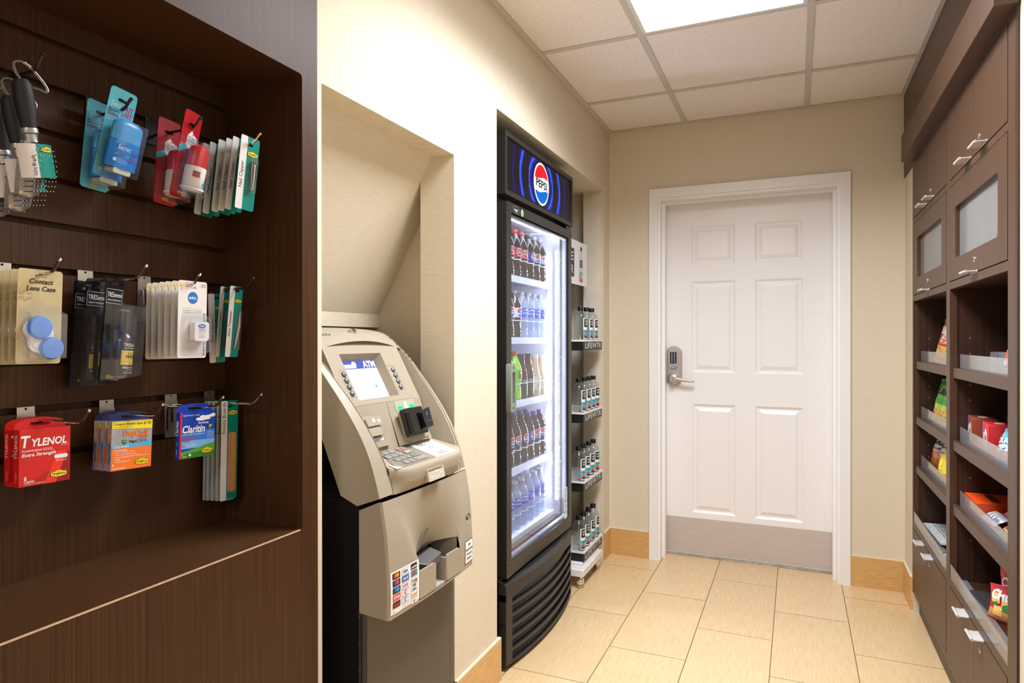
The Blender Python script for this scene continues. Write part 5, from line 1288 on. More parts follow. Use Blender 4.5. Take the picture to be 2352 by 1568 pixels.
b = MB(); b.box((-1.066, IY1 - .014, .48), (-1.049, IY1 - .001, 1.68), mat('lamp_channel', (210, 214, 230), rough=.3))
lb = b.build('lamp_bar', fr, world=True, label='upright bar of white light diodes')
DIO = glow('diode_white', (222, 230, 255), 270.0)
for k in range(36):
    z = .500 + (1.662 - .500) * k / 35
    b = MB(); b.lathe([(.0048, 0), (.0042, -.003), (.002, -.0045), (0, -.005)], DIO, (-1.0545, IY1 - .014, z), 'x', 8) if False else b.lathe([(0, .0068), (.0048, .0048), (.0068, 0), (.0048, -.0048), (0, -.0068)], DIO, (-1.0545, IY1 - .016, z), 'z', 8)
    b.build('diode', lb, world=True)
b = MB(); b.box((-1.075, IY0 + .01, 1.742), (-1.058, IY1 - .02, 1.756), glow('top_tube', (226, 232, 255), 12.0)); b.build('top_lamp', fr, world=True, label='glowing lamp across the top')

# ---------------------------------------------------------------- bottles in the cooler
def water_mat(): return clear('water_body', (236, 243, 252), ior=1.25, rough=.05, milky=.26, mc=(228, 236, 252))
COLA = mat('cola_liquid', (44, 18, 14), rough=.12, spec=.5, var=.3); CLW = water_mat()
def bottle(name, prof, body, capm, capr, caph, capz, lab=None, paint=None, label=None, group=None, extra=None):
    t = root(name, None, label, 'bottle', group)
    b = MB(); b.lathe(prof, body, (0, 0, 0), 'z', 20); bo = b.build('bottle_body', t)
    b = MB(); b.lathe([(capr * .96, capz - .001), (capr, capz), (capr, capz + caph * .85), (capr * .9, capz + caph), (0, capz + caph)], capm, (0, 0, 0), 'z', 16); b.build('cap', t)
    if lab:
        r, z0, z1, m = lab
        b = MB(); b.lathe([(r, z0), (r, z1)], m, (0, 0, 0), 'z', 24)
        if paint:
            b.fn = lambda p: Vector(((r + .0004 + p.z) * cos(p.x / r), (r + .0004 + p.z) * sin(p.x / r), p.y)); paint(b)
        b.build('label', t)
    return t
PW = P((240, 240, 246)); PR = P((220, 40, 46)); PB = P((24, 92, 190)); PK = P((12, 12, 18))
def gl(zc, r=.021): return lambda b: globe(b, 0, zc, r, .0002, PW, PR, PB, PK)
cprof = [(0, .001), (.026, .001), (.031, .006), (.0325, .02), (.031, .045), (.028, .062), (.030, .075), (.033, .088), (.033, .132), (.031, .146), (.024, .166), (.016, .184), (.0118, .194), (.0118, .198)]
def cola(kind):
    k = {'classic': ((24, 40, 150), PK, COLA), 'zero': ((176, 178, 190), P((150, 152, 160)), COLA), 'black': ((22, 22, 34), PK, COLA), 'silver': ((206, 208, 220), P((232, 232, 240)), COLA), 'purple': ((70, 60, 190), P((110, 80, 200)), COLA)}[kind]
    return lambda nm, lb_, gp: bottle(nm, cprof, k[2], k[1], .0138, .016, .196, (.0334, .09, .131, P(k[0], .3)), gl(.1105), lb_, gp)
def redsoda(nm, lb_, gp):
    def pt(b):
        b.flat(ell(0, .1105, .017, .017, 24), .0002, P((230, 220, 222))); b.flat(ell(0, .1105, .0145, .0145, 24), .0004, P((170, 26, 34))); b.text('Dr', 0, .114, .0065, WHITE, .0006, bold=.02); b.text('PEPPER', 0, .106, .005, WHITE, .0006, w=.024, bold=.02)
        b.rect(-.06, .127, .06, .1285, .0002, WHITE)
    return bottle(nm, cprof, COLA, P((200, 30, 34)), .0138, .016, .196, (.0334, .09, .131, P((172, 30, 40), .3)), pt, lb_, gp)
wprof = [(0, .001), (.027, .001), (.031, .006), (.0315, .03), (.030, .034), (.0315, .04), (.030, .06), (.0315, .068), (.0325, .09), (.0325, .135), (.031, .146), (.022, .172), (.0145, .186), (.0125, .194)]
def aqua(nm, lb_, gp):
    def pt(b):
        b.rect(-.05, .118, .05, .133, .0002, P((70, 110, 226))); b.text('AQUAFINA', 0, .106, .0085, P((225, 235, 255)), .0005, w=.046, bold=.02); b.flat([(-.02, .120), (0, .130), (.02, .120), (0, .124)], .0005, P((240, 244, 255)))
        for k_ in range(3): b.text('purified drinking water', 0, .100 - .004 * k_, .002, P((225, 235, 255)), .0004)
    return bottle(nm, wprof, CLW, P((236, 238, 246)), .0148, .014, .192, (.0330, .093, .134, P((48, 76, 206), .3)), pt, lb_, gp)
def dew(nm, lb_, gp):
    def pt(b): b.flat([(-.022, .098), (.018, .094), (.024, .126), (-.016, .130)], .0002, P((20, 90, 40))); b.text('Mtn', -.001, .115, .010, WHITE, .0006, shear=.25, bold=.03); b.text('DEW', .002, .101, .011, P((226, 40, 40)), .0006, shear=.25, bold=.03)
    return bottle(nm, cprof, mat('lime_soda', (142, 214, 40), rough=.15, var=.12), P((240, 110, 40)), .0138, .016, .196, (.0334, .088, .132, P((110, 190, 40), .3)), pt, lb_, gp)
tprof = [(0, .001), (.028, .001), (.031, .006), (.031, .1), (.029, .116), (.021, .15), (.0165, .178), (.0165, .188)]
def tea(nm, lb_, gp):
    def pt(b): b.flat([(-.008, .032), (0, .022), (.008, .032), (.006, .046), (0, .052), (-.006, .046)], .0003, P((40, 120, 50))); b.text('PURE LEAF', 0, .078, .0065, P((240, 236, 220)), .0004, w=.034, bold=.02); b.text('brewed tea', 0, .069, .0036, P((240, 236, 220)), .0004); b.text('UNSWEETENED', 0, .060, .003, P((226, 190, 90)), .0004)
    return bottle(nm, tprof, mat('tea_liquid', (74, 38, 18), rough=.12, var=.2), PK, .0185, .014, .186, (.0316, .018, .096, P((38, 34, 40), .35)), pt, lb_, gp)
def coffee(nm, lb_, gp):
    def pt(b): b.flat(ell(0, .075, .012, .012, 20), .0003, P((40, 110, 70))); b.flat(ell(0, .075, .0075, .0075, 18), .0005, P((240, 236, 226))); b.text('frappuccino', 0, .052, .006, P((110, 70, 40)), .0004, w=.038, shear=.1); b.text('VANILLA', 0, .043, .0042, P((110, 70, 40)), .0004)
    return bottle(nm, [(0, .001), (.029, .001), (.032, .006), (.032, .085), (.029, .105), (.024, .135), (.0195, .165), (.0195, .178)], mat('milky_coffee', (206, 182, 152), rough=.2, var=.05), P((226, 214, 200)), .0212, .016, .176, (.0325, .03, .095, P((226, 214, 196), .4)), pt, lb_, gp)
LANE = [2.390 + .0772 * i for i in range(8)]                     # the lanes from the handle side to the lamp side
ROWS = [(SHZ[0], 'top', [None, None, redsoda, redsoda, redsoda, cola('classic'), cola('zero'), cola('zero')]),
        (SHZ[1], 'second', [None, None, cola('silver'), cola('silver'), aqua, aqua, aqua, aqua]),
        (SHZ[2], 'middle', [None, None, dew, dew, tea, tea, coffee, coffee]),
        (SHZ[3], 'fourth', [None, None, cola('silver'), cola('black'), cola('black'), cola('purple'), cola('purple'), cola('purple')]),
        (.432, 'bottom', [None, None, aqua, aqua, aqua, aqua, aqua, aqua])]
NM = {redsoda: ('red_label_soda_bottle', 'red-labelled soda bottle'), aqua: ('water_bottle', 'blue-labelled water bottle'), dew: ('lime_soda_bottle', 'lime green soda bottle'), tea: ('tea_bottle', 'dark tea bottle'), coffee: ('coffee_bottle', 'pale coffee bottle')}
CK = {}
for z, rn, lanes in ROWS:
    for i, mk in enumerate(lanes):
        if mk is None: continue
        nm = NM.get(mk)
        if nm is None:
            col = {(0, 5): 'blue', (0, 6): 'grey', (0, 7): 'grey', (1, 2): 'silver', (1, 3): 'silver', (3, 2): 'silver', (3, 3): 'black', (3, 4): 'black', (3, 5): 'purple', (3, 6): 'purple', (3, 7): 'purple'}[([r[1] for r in ROWS].index(rn), i)]
            nm = ('cola_bottle', col + '-labelled cola bottle')
        for row in range(3 if i > 2 else 2):
            pl = ('front', 'second', 'third')[row]; ln_ = ('', '', 'first', 'second', 'third', 'fourth', 'fifth', 'sixth')[i]
            lb_ = f'{nm[1]}, {pl} row of the {rn} cooler shelf, {ln_} from the handle side'
            gp = f'bottles on the {rn} shelf of the cooler'
            Mx = T(-1.128 - .071 * row, LANE[i] + random.uniform(-.002, .002), z + .0005) @ RZ(random.uniform(-16, 16) if row else random.uniform(-30, 4))
            kk = (nm[1],)
            if kk not in CK:
                CK[kk] = mk(nm[0], lb_, gp); CK[kk].matrix_basis = Mx; WM[CK[kk].name] = Mx.copy()
            else: copy_tree(CK[kk], Mx, lb_, gp)

# ---------------------------------------------------------------- water rack beside the cooler
rk = root('water_rack', T(-1.15, 3.38, 0), 'narrow white wire rack with four black-fronted trays of water bottles', 'rack')
RWH = mat('rack_white', (232, 230, 230), rough=.4, var=.03); RBK = mat('rack_black', (30, 29, 31), rough=.4, var=.1)
b = MB(); b.box((-1.36, 3.14, .062), (-.975, 3.50, .100), RWH); b.box((-1.34, 3.20, .10), (-1.0, 3.54, .116), RWH); b.build('base', rk, world=True, bevel=.004)
for x, y in ((-1.0, 3.17), (-1.0, 3.47), (-1.33, 3.17), (-1.33, 3.47)):
    b = MB(); b.lathe([(0, 0), (.015, 0), (.017, .006), (.016, .018)], mat('brass_foot', (196, 176, 130), rough=.3, metal=.8), (x, y, 0), 'z', 16); b.lathe([(.017, .02), (.02, .024), (.02, .045), (.013, .05), (.013, .063)], chrome, (x, y, 0), 'z', 16); b.build('foot', rk, world=True)
TY0, TY1, TX0, TX1 = 3.212, 3.556, -1.31, -.995
for z in (1.246, .874, .521, .163):
    b = MB(); b.box((TX0, TY0, z - .05), (TX1, TY1, z - .004), RBK)
    b.plate(rr(0, 0, 1, 1, .01, 1), 0, 0, RWH) if False else None
    tr = b.build('tray', rk, world=True, bevel=.003)
    b = MB(); b.T = T(0, 0, 0); b.plate([(TX0 - .003, TY0 - .004), (TX1 + .004, TY0 - .004), (TX1 + .004, TY1 + .003), (TX0 - .003, TY1 + .003)], z - .004, z + .001, RWH); b.T = None
    b.plate([(TX0 - .003, TY0 - .004), (TX1 + .004, TY0 - .004), (TX1 + .004, TY1 + .003), (TX0 - .003, TY1 + .003)], z + .001, z + .006, RWH, [[(TX0 + .003, TY0 + .003), (TX1 - .003, TY0 + .003), (TX1 - .003, TY1 - .003), (TX0 + .003, TY1 - .003)]]); b.build('rim', tr, world=True, label='white tray rim')
    b = MB(); b.T = FL(TX1 + .0006, 0, 0); b.text('LIFEWTR', (TY0 + TY1) / 2 + .005, z - .038, .028, P((235, 235, 238)), 0, w=.29); b.text("'", TY1 - .014, z - .024, .012, P((235, 235, 238)), 0); b.build('tray_lettering', tr, world=True, label='white brand lettering')
for y in (3.235, 3.530):
    b = MB(); b.box((-1.27, y - .006, .06), (-1.258, y + .006, 1.62), blackmetal); b.build('post', rk, world=True)
b = MB(); b.T = FL(-1.080, 0, 0)
b.plate(rr(3.075, 1.548, 3.552, 1.782, .004, 2), -.006, 0, P((236, 236, 238)))
b.plate(rr(3.10, 1.585, 3.318, 1.735, .003, 2), 0, .0008, P((36, 35, 40))); b.text('LIFE', 3.300, 1.672, .042, WHITE, .0014, 'r', w=.165, bold=.02); b.text('WTR', 3.300, 1.603, .042, WHITE, .0014, 'r', w=.155, bold=.02)
xb = 3.44
b.flat(rr(xb - .036, 1.560, xb + .036, 1.715, .02, 5), .0006, P((206, 212, 218))); b.flat(rr(xb - .017, 1.70, xb + .017, 1.738, .008, 4), .0009, P((206, 212, 218))); b.flat(rr(xb - .013, 1.735, xb + .013, 1.757, .003, 2), .0012, BLACK)
b.flat(rr(xb - .024, 1.646, xb + .024, 1.685, .002, 2), .0012, BLACK); b.text('LIFE', xb, 1.668, .010, WHITE, .0016, w=.034); b.text('WTR', xb, 1.652, .010, WHITE, .0016, w=.034)
b.rect(xb - .030, 1.568, xb + .030, 1.622, .0012, P((90, 190, 200)))
b.flat(ell(xb - .008, 1.592, .014, .015, 16), .0016, P((240, 120, 60))); b.flat(ell(xb + .012, 1.598, .012, .012, 16), .0018, P((250, 214, 80))); b.flat(ell(xb, 1.576, .02, .008, 16), .002, P((226, 60, 70)))
b.build('sign_board', rk, world=True, label='white sign board picturing a water bottle')
LWB = clear('lifewater_body', (240, 243, 243), ior=1.3, rough=.04, milky=.05, mc=(190, 196, 198))
lprof = [(0, .001), (.030, .001), (.0335, .006), (.0335, .118), (.0315, .130), (.024, .143), (.0155, .152), (.0135, .156), (.0135, .160)]
def lifew(nm, lb_, gp):
    def pt(b):
        b.rect(-.017, .070, .017, .112, .0002, BLACK); b.text('LIFE', .001, .095, .0095, WHITE, .0006, 'c', w=.024, bold=.02); b.text('WTR', .001, .080, .0095, WHITE, .0006, 'c', w=.024, bold=.02)
        b.rect(-.022, .012, .022, .055, .0002, P((80, 186, 200)))
        for k_ in range(5): b.flat([(0, .030), (-.020 + .010 * k_, .054), (-.016 + .010 * k_, .054)], .0003 + .00002 * k_, P((20, 60, 80)))
        b.flat(ell(-.004, .026, .013, .0085, 18), .0005, P((226, 50, 60))); b.flat(ell(.010, .034, .008, .008, 16), .0006, P((246, 200, 70))); b.flat(ell(-.002, .018, .015, .004, 14), .0007, P((20, 20, 24)))
    t = root(nm, None, lb_, 'bottle', gp)
    b = MB(); b.lathe(lprof, LWB, (0, 0, 0), 'z', 24); b.build('bottle_body', t)
    b = MB(); b.lathe([(.0142, .156), (.0150, .157), (.0150, .174), (.014, .177), (0, .177)], PK, (0, 0, 0), 'z', 16); b.build('cap', t)
    b = MB(); r = .0340; m_ = P((236, 238, 240), .4)
    b.lathe([(r, .008), (r, .116)], m_, (0, 0, 0), 'z', 12, -.66, .66)
    b.fn = lambda p: Vector(((r + .0004 + p.z) * cos(p.x / r), (r + .0004 + p.z) * sin(p.x / r), p.y)); pt(b); b.build('label', t)
    return t
l0 = None
for si, (z, ys_) in enumerate(((1.2475, (3.285, 3.39, 3.485)), (.8755, (3.252, 3.345, 3.432, 3.516)), (.5225, (3.250, 3.338, 3.430, 3.516)), (.1645, (3.250, 3.335, 3.425, 3.512)))):
    for row in range(1):
        for i, y in enumerate(ys_):
            lb_ = f"black-capped clear water bottle on the rack's {('top', 'second', 'third', 'bottom')[si]} tray, {('first', 'second', 'third', 'last')[i] if i < len(ys_) - 1 else 'last'} from the cooler"
            Mx = T(-1.034 - .074 * row, y + (.004 if row else 0), z) @ RZ(random.uniform(-24, -8))
            if l0 is None:
                l0 = lifew('water_bottle', lb_, 'water bottles on the rack'); l0.matrix_basis = Mx; WM[l0.name] = Mx.copy()
            else: copy_tree(l0, Mx, lb_, 'water bottles on the rack')
# ---------------------------------------------------------------- built-in snack cabinet on the right
sc = root('snack_cabinet', T(.66, 2.71, 0), 'tall brown built-in snack cabinet with doors above and below open shelves', 'cabinet')
FX = .489; BX = .845
A0, A1 = 2.010, 2.690; B0, B1 = 2.746, 3.458      # near and far openings in Y
b = MB()
def fb(y0, y1, z0, z1, x0=FX, x1=None): b.box((x0, y0, z0), (x1 if x1 else FX + .022, y1, z1), wood_cab)
fb(CY0 + .012, A0, .0, 2.05); fb(A1, B0, .112, 2.05); fb(B1, CY1, .10, 2.05); fb(CY0 + .012, YB - .002, 2.050, 2.46)
fb(A0, A1, 1.776, 1.798); fb(B0, B1, 1.776, 1.798); fb(A0, A1, 1.424, 1.449); fb(B0, B1, 1.424, 1.449); fb(A0, A1, .398, .422); fb(B0, B1, .398, .422); fb(A0, A1, .112, .138); fb(B0, B1, .112, .138)
b.build('face_frame', sc, world=True)
b = MB()
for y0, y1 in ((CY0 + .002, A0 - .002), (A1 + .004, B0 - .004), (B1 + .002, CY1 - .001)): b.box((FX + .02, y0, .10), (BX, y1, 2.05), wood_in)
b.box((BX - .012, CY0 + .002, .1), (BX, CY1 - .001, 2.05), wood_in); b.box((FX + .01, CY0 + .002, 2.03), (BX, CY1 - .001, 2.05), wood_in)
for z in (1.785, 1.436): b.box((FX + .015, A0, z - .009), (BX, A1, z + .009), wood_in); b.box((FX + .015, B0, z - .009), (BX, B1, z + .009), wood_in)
for yy, sx in ((B1 + .0018, -1), (A1 + .0038, -1)):
    for i in range(14):
        z = .56 + .0535 * i
        b.lathe([(0, -.0006), (.0022, -.0012), (.0032, -.0012), (.0034, .0005)], mat('pin_sleeve', (150, 120, 96), rough=.3, metal=.5), (.549, yy, z), 'y', 10)
b.build('carcass', sc, world=True)
b = MB(); b.box((FX, CY0, 0), (FX + .03, CY0 + .011, 2.46), mat('cabinet_edge_wood', (70, 42, 32), rough=.35, c2=(52, 30, 22), scale=9, stretch=(26, 26, .35), detail=5)); b.box((FX + .0, CY0 - .001, .02), (FX + .02, CY0 + .0, 2.06), wood_in); b.build('end_strip', sc, world=True, label='darker end strip')
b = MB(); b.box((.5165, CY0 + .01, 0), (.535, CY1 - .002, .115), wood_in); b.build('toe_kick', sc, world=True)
b = MB(); b.box((.440, 1.927, 2.060), (FX + .002, 3.455, 2.177), wood_cab); b.build('cornice', sc, world=True, bevel=.0015)
handm = mat('handle_grey_plastic', (206, 200, 196), rough=.4, metal=.15, var=.05)
def pull(par, y, z, up=1):
    h = MB(); h.T = FR(FX - .001, y, z)
    h.plate(rr(-.036, -.0022, .036, .0022, .002, 2), 0, .027, handm)
    h.tube([(-.037, .0005, .028), (.037, .0005, .028)], .0042, handm, 10)
    h.plate(rr(-.036, -.004, .036, .004, .002, 2), -.001, .0012, handm)
    return h.build('handle', par, world=True)
def lockd(par, y, z):
    h = MB(); h.T = FR(FX - .0012, y, z); h.lathe([(.0085, 0), (.0080, .0018), (.0060, .0024), (0, .0018)], zinc, (0, 0, 0), 'z', 14); h.box((-.001, -.004, .0018), (.001, .004, .0028), BLACK); return h.build('lock', par, world=True)
def leaf(y0, y1, z0, z1, win=None):
    h = MB(); h.T = FR(FX + .017, 0, 0)
    hole = [rr(-win[1], win[2], -win[0], win[3], .012, 3)] if win else []
    h.plate([(-y1, z0), (-y0, z0), (-y0, z1), (-y1, z1)], 0, .018, wood_cab, hole, side=wood_cab)
    o = h.build('glass_door' if win else 'door', sc, world=True, bevel=.0008)
    if win:
        h = MB(); h.T = FR(FX + .012, 0, 0); h.plate([(-win[1] - .005, win[2] - .005), (-win[0] + .005, win[2] - .005), (-win[0] + .005, win[3] + .005), (-win[1] - .005, win[3] + .005)], -.004, 0, clear('cabinet_glass', (120, 122, 124), ior=1.6, rough=.03, milky=.42, mc=(150, 150, 150), gmin=.10)); h.build('pane', o, world=True)  # milky grey paints the bright wall's reflection into the clear pane
    return o
g_ = .0022
d1 = leaf(3.102 + g_ / 2, B1 - g_, 1.801, 2.047); pull(d1, 3.165, 1.806)
d2 = leaf(B0 + g_, 3.102 - g_ / 2, 1.801, 2.047); pull(d2, 3.005, 1.806); lockd(d2, 3.045, 1.842)
d3 = leaf(2.351 + g_ / 2, A1 - g_, 1.801, 2.047); pull(d3, 2.425, 1.806)
d4 = leaf(A0 + g_, 2.351 - g_ / 2, 1.801, 2.047); pull(d4, 2.238, 1.806); lockd(d4, 2.292, 1.842)
d5 = leaf(B0 + g_, B1 - g_, 1.452, 1.773, (2.83, 3.350, 1.524, 1.700)); pull(d5, 3.100, 1.452); lockd(d5, 3.10, 1.490)
d6 = leaf(A0 + g_, A1 - g_, 1.452, 1.773, (2.098, 2.602, 1.522, 1.694)); pull(d6, 2.345, 1.452); lockd(d6, 2.345, 1.490)
d7 = leaf(3.125 + g_ / 2, B1 - g_, .141, .395); pull(d7, 3.215, .393)
d8 = leaf(B0 + g_, 3.125 - g_ / 2, .141, .395); pull(d8, 3.02, .393); lockd(d8, 3.06, .352)
d9 = leaf(2.348 + g_ / 2, A1 - g_, .141, .395); pull(d9, 2.445, .393)
d10 = leaf(A0 + g_, 2.348 - g_ / 2, .141, .395); pull(d10, 2.27, .393); lockd(d10, 2.275, .352)
acr = clear('acrylic_guard', (236, 236, 238), ior=1.4, rough=.08, milky=.16, mc=(200, 198, 198), gmin=.03)
for y0, y1 in ((A0 + .003, A1 - .003), (B0 + .003, B1 - .003)):
    for z in (1.153, .903, .683):
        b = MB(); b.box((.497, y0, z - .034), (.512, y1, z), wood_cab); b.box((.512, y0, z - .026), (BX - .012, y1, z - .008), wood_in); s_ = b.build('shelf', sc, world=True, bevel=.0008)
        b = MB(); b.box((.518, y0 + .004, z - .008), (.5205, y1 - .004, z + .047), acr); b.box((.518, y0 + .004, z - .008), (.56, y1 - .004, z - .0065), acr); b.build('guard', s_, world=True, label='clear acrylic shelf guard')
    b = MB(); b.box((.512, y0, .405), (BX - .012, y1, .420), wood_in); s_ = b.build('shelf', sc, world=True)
    b = MB(); b.box((.4905, y0 - .002, .418), (.4935, y1 + .002, .472), acr); b.box((.4905, y0 - .002, .4205), (.54, y1 + .002, .422), acr); b.build('guard', s_, world=True, label='clear acrylic shelf guard')

# ---------------------------------------------------------------- snacks
def pillow(name, w, h, d, colf, label, group, cat='snack bag', paint=None, M=None, seed=1):
    """a filled bag with crimped ends; local x right, y up from its bottom, z to the viewer"""
    rnd = random.Random(seed); ph = [rnd.uniform(0, 6) for _ in range(6)]
    t = root(name, M, label, cat, group)
    def th(u, v):
        e = min(1, v / .10) * min(1, (1 - v) / .10)
        k = (sin(pi * u) ** .55) * (sin(pi * min(1, max(0, (v - .06) / .88))) ** .5 if .06 < v < .94 else 0)
        return d / 2 * k * (1 + .10 * sin(9 * u + ph[0] + 5 * v) + .08 * sin(13 * v + ph[1] - 6 * u)) + .0007
    def px(u, v):
        pinch = 1 - .10 * sin(pi * v); return (u - .5) * w * pinch, v * h + .004 * sin(pi * u) * (1 if v > .5 else -.5)
    b = MB()
    b.grid(lambda u, v: (*px(u, v), th(u, v)), 18, 24, colf); b.grid(lambda u, v: (*px(u, v), -th(u, v)), 18, 24, colf, True)
    b.build('bag', t, sharp=60)
    if paint:
        b = MB()
        def fn(p):
            v = p.y / h; u = p.x / (w * (1 - .10 * sin(pi * v))) + .5; u = min(.99, max(.01, u)); return Vector((p.x, p.y, th(u, min(1, max(0, v))) + .0012 + p.z))
        b.fn = fn; paint(b, w, h); b.build('printed_lettering', t)
    return t
def bands(*st):
    ms = [(v, P(c, .28)) for v, c in st]
    def f(u, v):
        for lim, m in ms:
            if v <= lim: return m
        return ms[-1][1]
    return f
def carton(name, w, h, d, c, label, group, cat, paint=None, top=None, M=None):
    t = root(name, M, label, cat, group)
    b = MB(); b.box((-w / 2, 0, -d), (w / 2, h, 0), P(c, .35)); b.build('carton', t, bevel=.0008)
    if paint:
        b = MB(); paint(b, w, h); b.build('printed_lettering', t)
    if top:
        b = MB(); b.T = T(0, h, 0) @ RX(-90); top(b, w, d); b.build('top_lettering', t)
    return t
# far column, upper shelf: cheese snack bag
def pt(b, w, h):
    b.flat(rr(-.05, .075, .055, .125, .01), .0, P((206, 52, 44))); b.text('BIG', 0, .104, .013, WHITE, .001, bold=.03); b.text('STUF', 0, .085, .014, P((250, 230, 200)), .001, bold=.03)
    b.flat(ell(-.03, .045, .025, .014, 16), .0004, P((240, 190, 90))); b.flat(ell(.02, .035, .028, .016, 16), .0006, P((238, 176, 70)))
pillow('snack_bag', .15, .185, .05, bands((.38, (226, 166, 80)), (.62, (232, 188, 110)), (.82, (236, 226, 214)), (1, (214, 92, 60))), 'orange and white snack bag leaning on the top shelf of the far column', 'snack bags in the far column', paint=pt, M=FR(.578, 3.300, 1.1465) @ RY(22) @ RX(-10) @ RZ(-10), seed=3)
# green bags
def pt(b, w, h):
    b.text('Utz', 0, .118, .026, P((16, 22, 20)), .001, bold=.05, shear=.3, w=.085)
    b.flat(rr(-.045, .080, .045, .100, .004), .0004, P((66, 160, 44)))
    for cx, cy in ((-.03, .035), (.0, .028), (.03, .038), (-.01, .048)): b.plate(ell(cx, cy, .017, .013, 16), .0004, .001, P((240, 190, 96)), [ell(cx, cy, .007, .005, 12)])
for i, (y, x, rz) in enumerate(((3.318, .549, -7), (3.185, .552, -5))):
    pillow('snack_bag', .125, .180, .045, bands((.28, (226, 172, 84)), (.42, (180, 210, 90)), (.55, (112, 196, 62)), (.8, (98, 186, 52)), (1, (76, 170, 44))), ('bright green snack bag, the farther one on the second shelf', 'bright green snack bag, the nearer one on the second shelf')[i], 'snack bags in the far column', paint=pt, M=FR(x + .020, y + .008, .8965) @ RY(20) @ RX(-10) @ RZ(rz), seed=5 + i)
# white and navy bags, yellow one in front
def pt(b, w, h):
    b.text('Utz', 0, .113, .028, P((30, 36, 80)), .001, bold=.05, shear=.3, w=.085); b.text('pie', .02, .093, .013, P((30, 36, 80)), .001, bold=.03, shear=.2); b.flat([(-.06, .088), (.06, .094), (.06, .100), (-.06, .093)], .0006, P((206, 60, 60)))
    for cx, cy in ((-.03, .04), (.0, .03), (.03, .045)): b.flat(ell(cx, cy, .02, .014, 16), .0005, P((196, 110, 60)))
for i, (y, x, rz) in enumerate(((3.385, .549, -4), (3.250, .552, -4))):
    pillow('cookie_bag', .135, .165, .045, bands((.34, (196, 104, 58)), (.5, (222, 150, 90)), (.78, (236, 234, 238)), (1, (226, 224, 232))), ('white bag with navy lettering, farther one on the third shelf', 'white bag with navy lettering, nearer one on the third shelf')[i], 'snack bags in the far column', paint=pt, M=FR(x + .020, y + .0, .6765) @ RY(18) @ RX(-12) @ RZ(rz), seed=9 + i)
pillow('snack_bag', .09, .125, .035, bands((.35, (232, 140, 60)), (.78, (244, 214, 50)), (1, (238, 196, 40))), 'small yellow and orange snack bag in front on the third shelf', 'snack bags in the far column', M=FR(.541, 3.085, .6765) @ RX(-4) @ RZ(4), seed=12, paint=lambda b, w, h: b.flat(rr(-.03, .07, .03, .095, .004), .0004, P((250, 226, 40))))
# newspapers on the far bottom deck
NP_ = mat('newsprint', (206, 206, 206), rough=.8, c2=(176, 178, 182), scale=240, stretch=(1, .25, 1), lo=.45, hi=.55)
for i, (x, y, rz, lab) in enumerate(((.645, 3.27, 4, 'folded newspaper at the bottom of the paper stack in the far column'), (.635, 3.245, 2, 'folded newspaper on top of the paper stack in the far column'))):
    t = root('newspaper', T(x, y, .4215 + .0085 * i) @ RZ(rz), lab, 'newspaper', 'newspapers on the bottom shelf')
    b = MB(); b.box((-.11, -.16, 0), (.11, .16, .0035), NP_); b.box((-.109, -.159, .0035), (.109, .159, .0075), NP_); b.build('pages', t, bevel=.001)
    b = MB(); b.T = T(0, 0, .0079) @ RZ(-90); b.rect(-.13, .078, .13, .088, 0, P((120, 120, 124)))
    for r_i in range(12):
        for c_i in range(4): b.rect(-.145 + .075 * c_i, .055 - .012 * r_i, -.083 + .075 * c_i, .059 - .012 * r_i, 0, P((128, 128, 132)))
    b.build('printed_lettering', t)
def card_print(b, w, h): b.rect(-w / 2 + .01, h * .55, w / 2 - .01, h * .8, .0004, P((120, 150, 160)))
t = root('leaflet', T(.575, 2.93, .4215) @ RZ(-82), 'pale printed leaflet lying in front of the newspapers', 'leaflet')
b = MB(); b.plate([(-.06, -.045), (.06, -.045), (.06, .045), (-.06, .045)], 0, .002, P((206, 216, 216))); b.T = T(0, -.045, .0021); card_print(b, .12, .09); b.build('sheet', t)
# near column, top shelf: clear cases and a red pack
for i, (y, x) in enumerate(((2.560, .585), (2.450, .583))):
    t = root('clear_case', FR(x, y, 1.1465), ('small clear plastic snack case, farther of two on the near top shelf', 'small clear plastic snack case, nearer of two on the near top shelf')[i], 'snack case', 'clear cases on the top shelf')
    b = MB(); b.plate(rr(-.042, 0, .042, .064, .012, 4), -.03, 0, clear('case_plastic', (235, 238, 242), ior=1.45, rough=.05, milky=.22, mc=(190, 194, 200))); b.build('case', t)
    b = MB(); b.plate(rr(-.034, .006, .034, .046, .006, 3), -.026, -.004, P(((90, 84, 82), (120, 104, 90))[i])); b.build('filling', t)
def pt(b, w, h): b.flat(rr(-.03, .012, .03, .048, .005), .0005, P((240, 226, 226))); b.rect(-.02, .028, .02, .033, .001, P((210, 60, 60)))
pillow('snack_pouch', .10, .078, .028, bands((.3, (226, 96, 80)), (.7, (222, 56, 46)), (1, (226, 60, 44))), 'red pouch with white lettering behind the near top shelf guard', None, paint=pt, M=FR(.538, 2.165, 1.1465) @ RZ(4), seed=21)
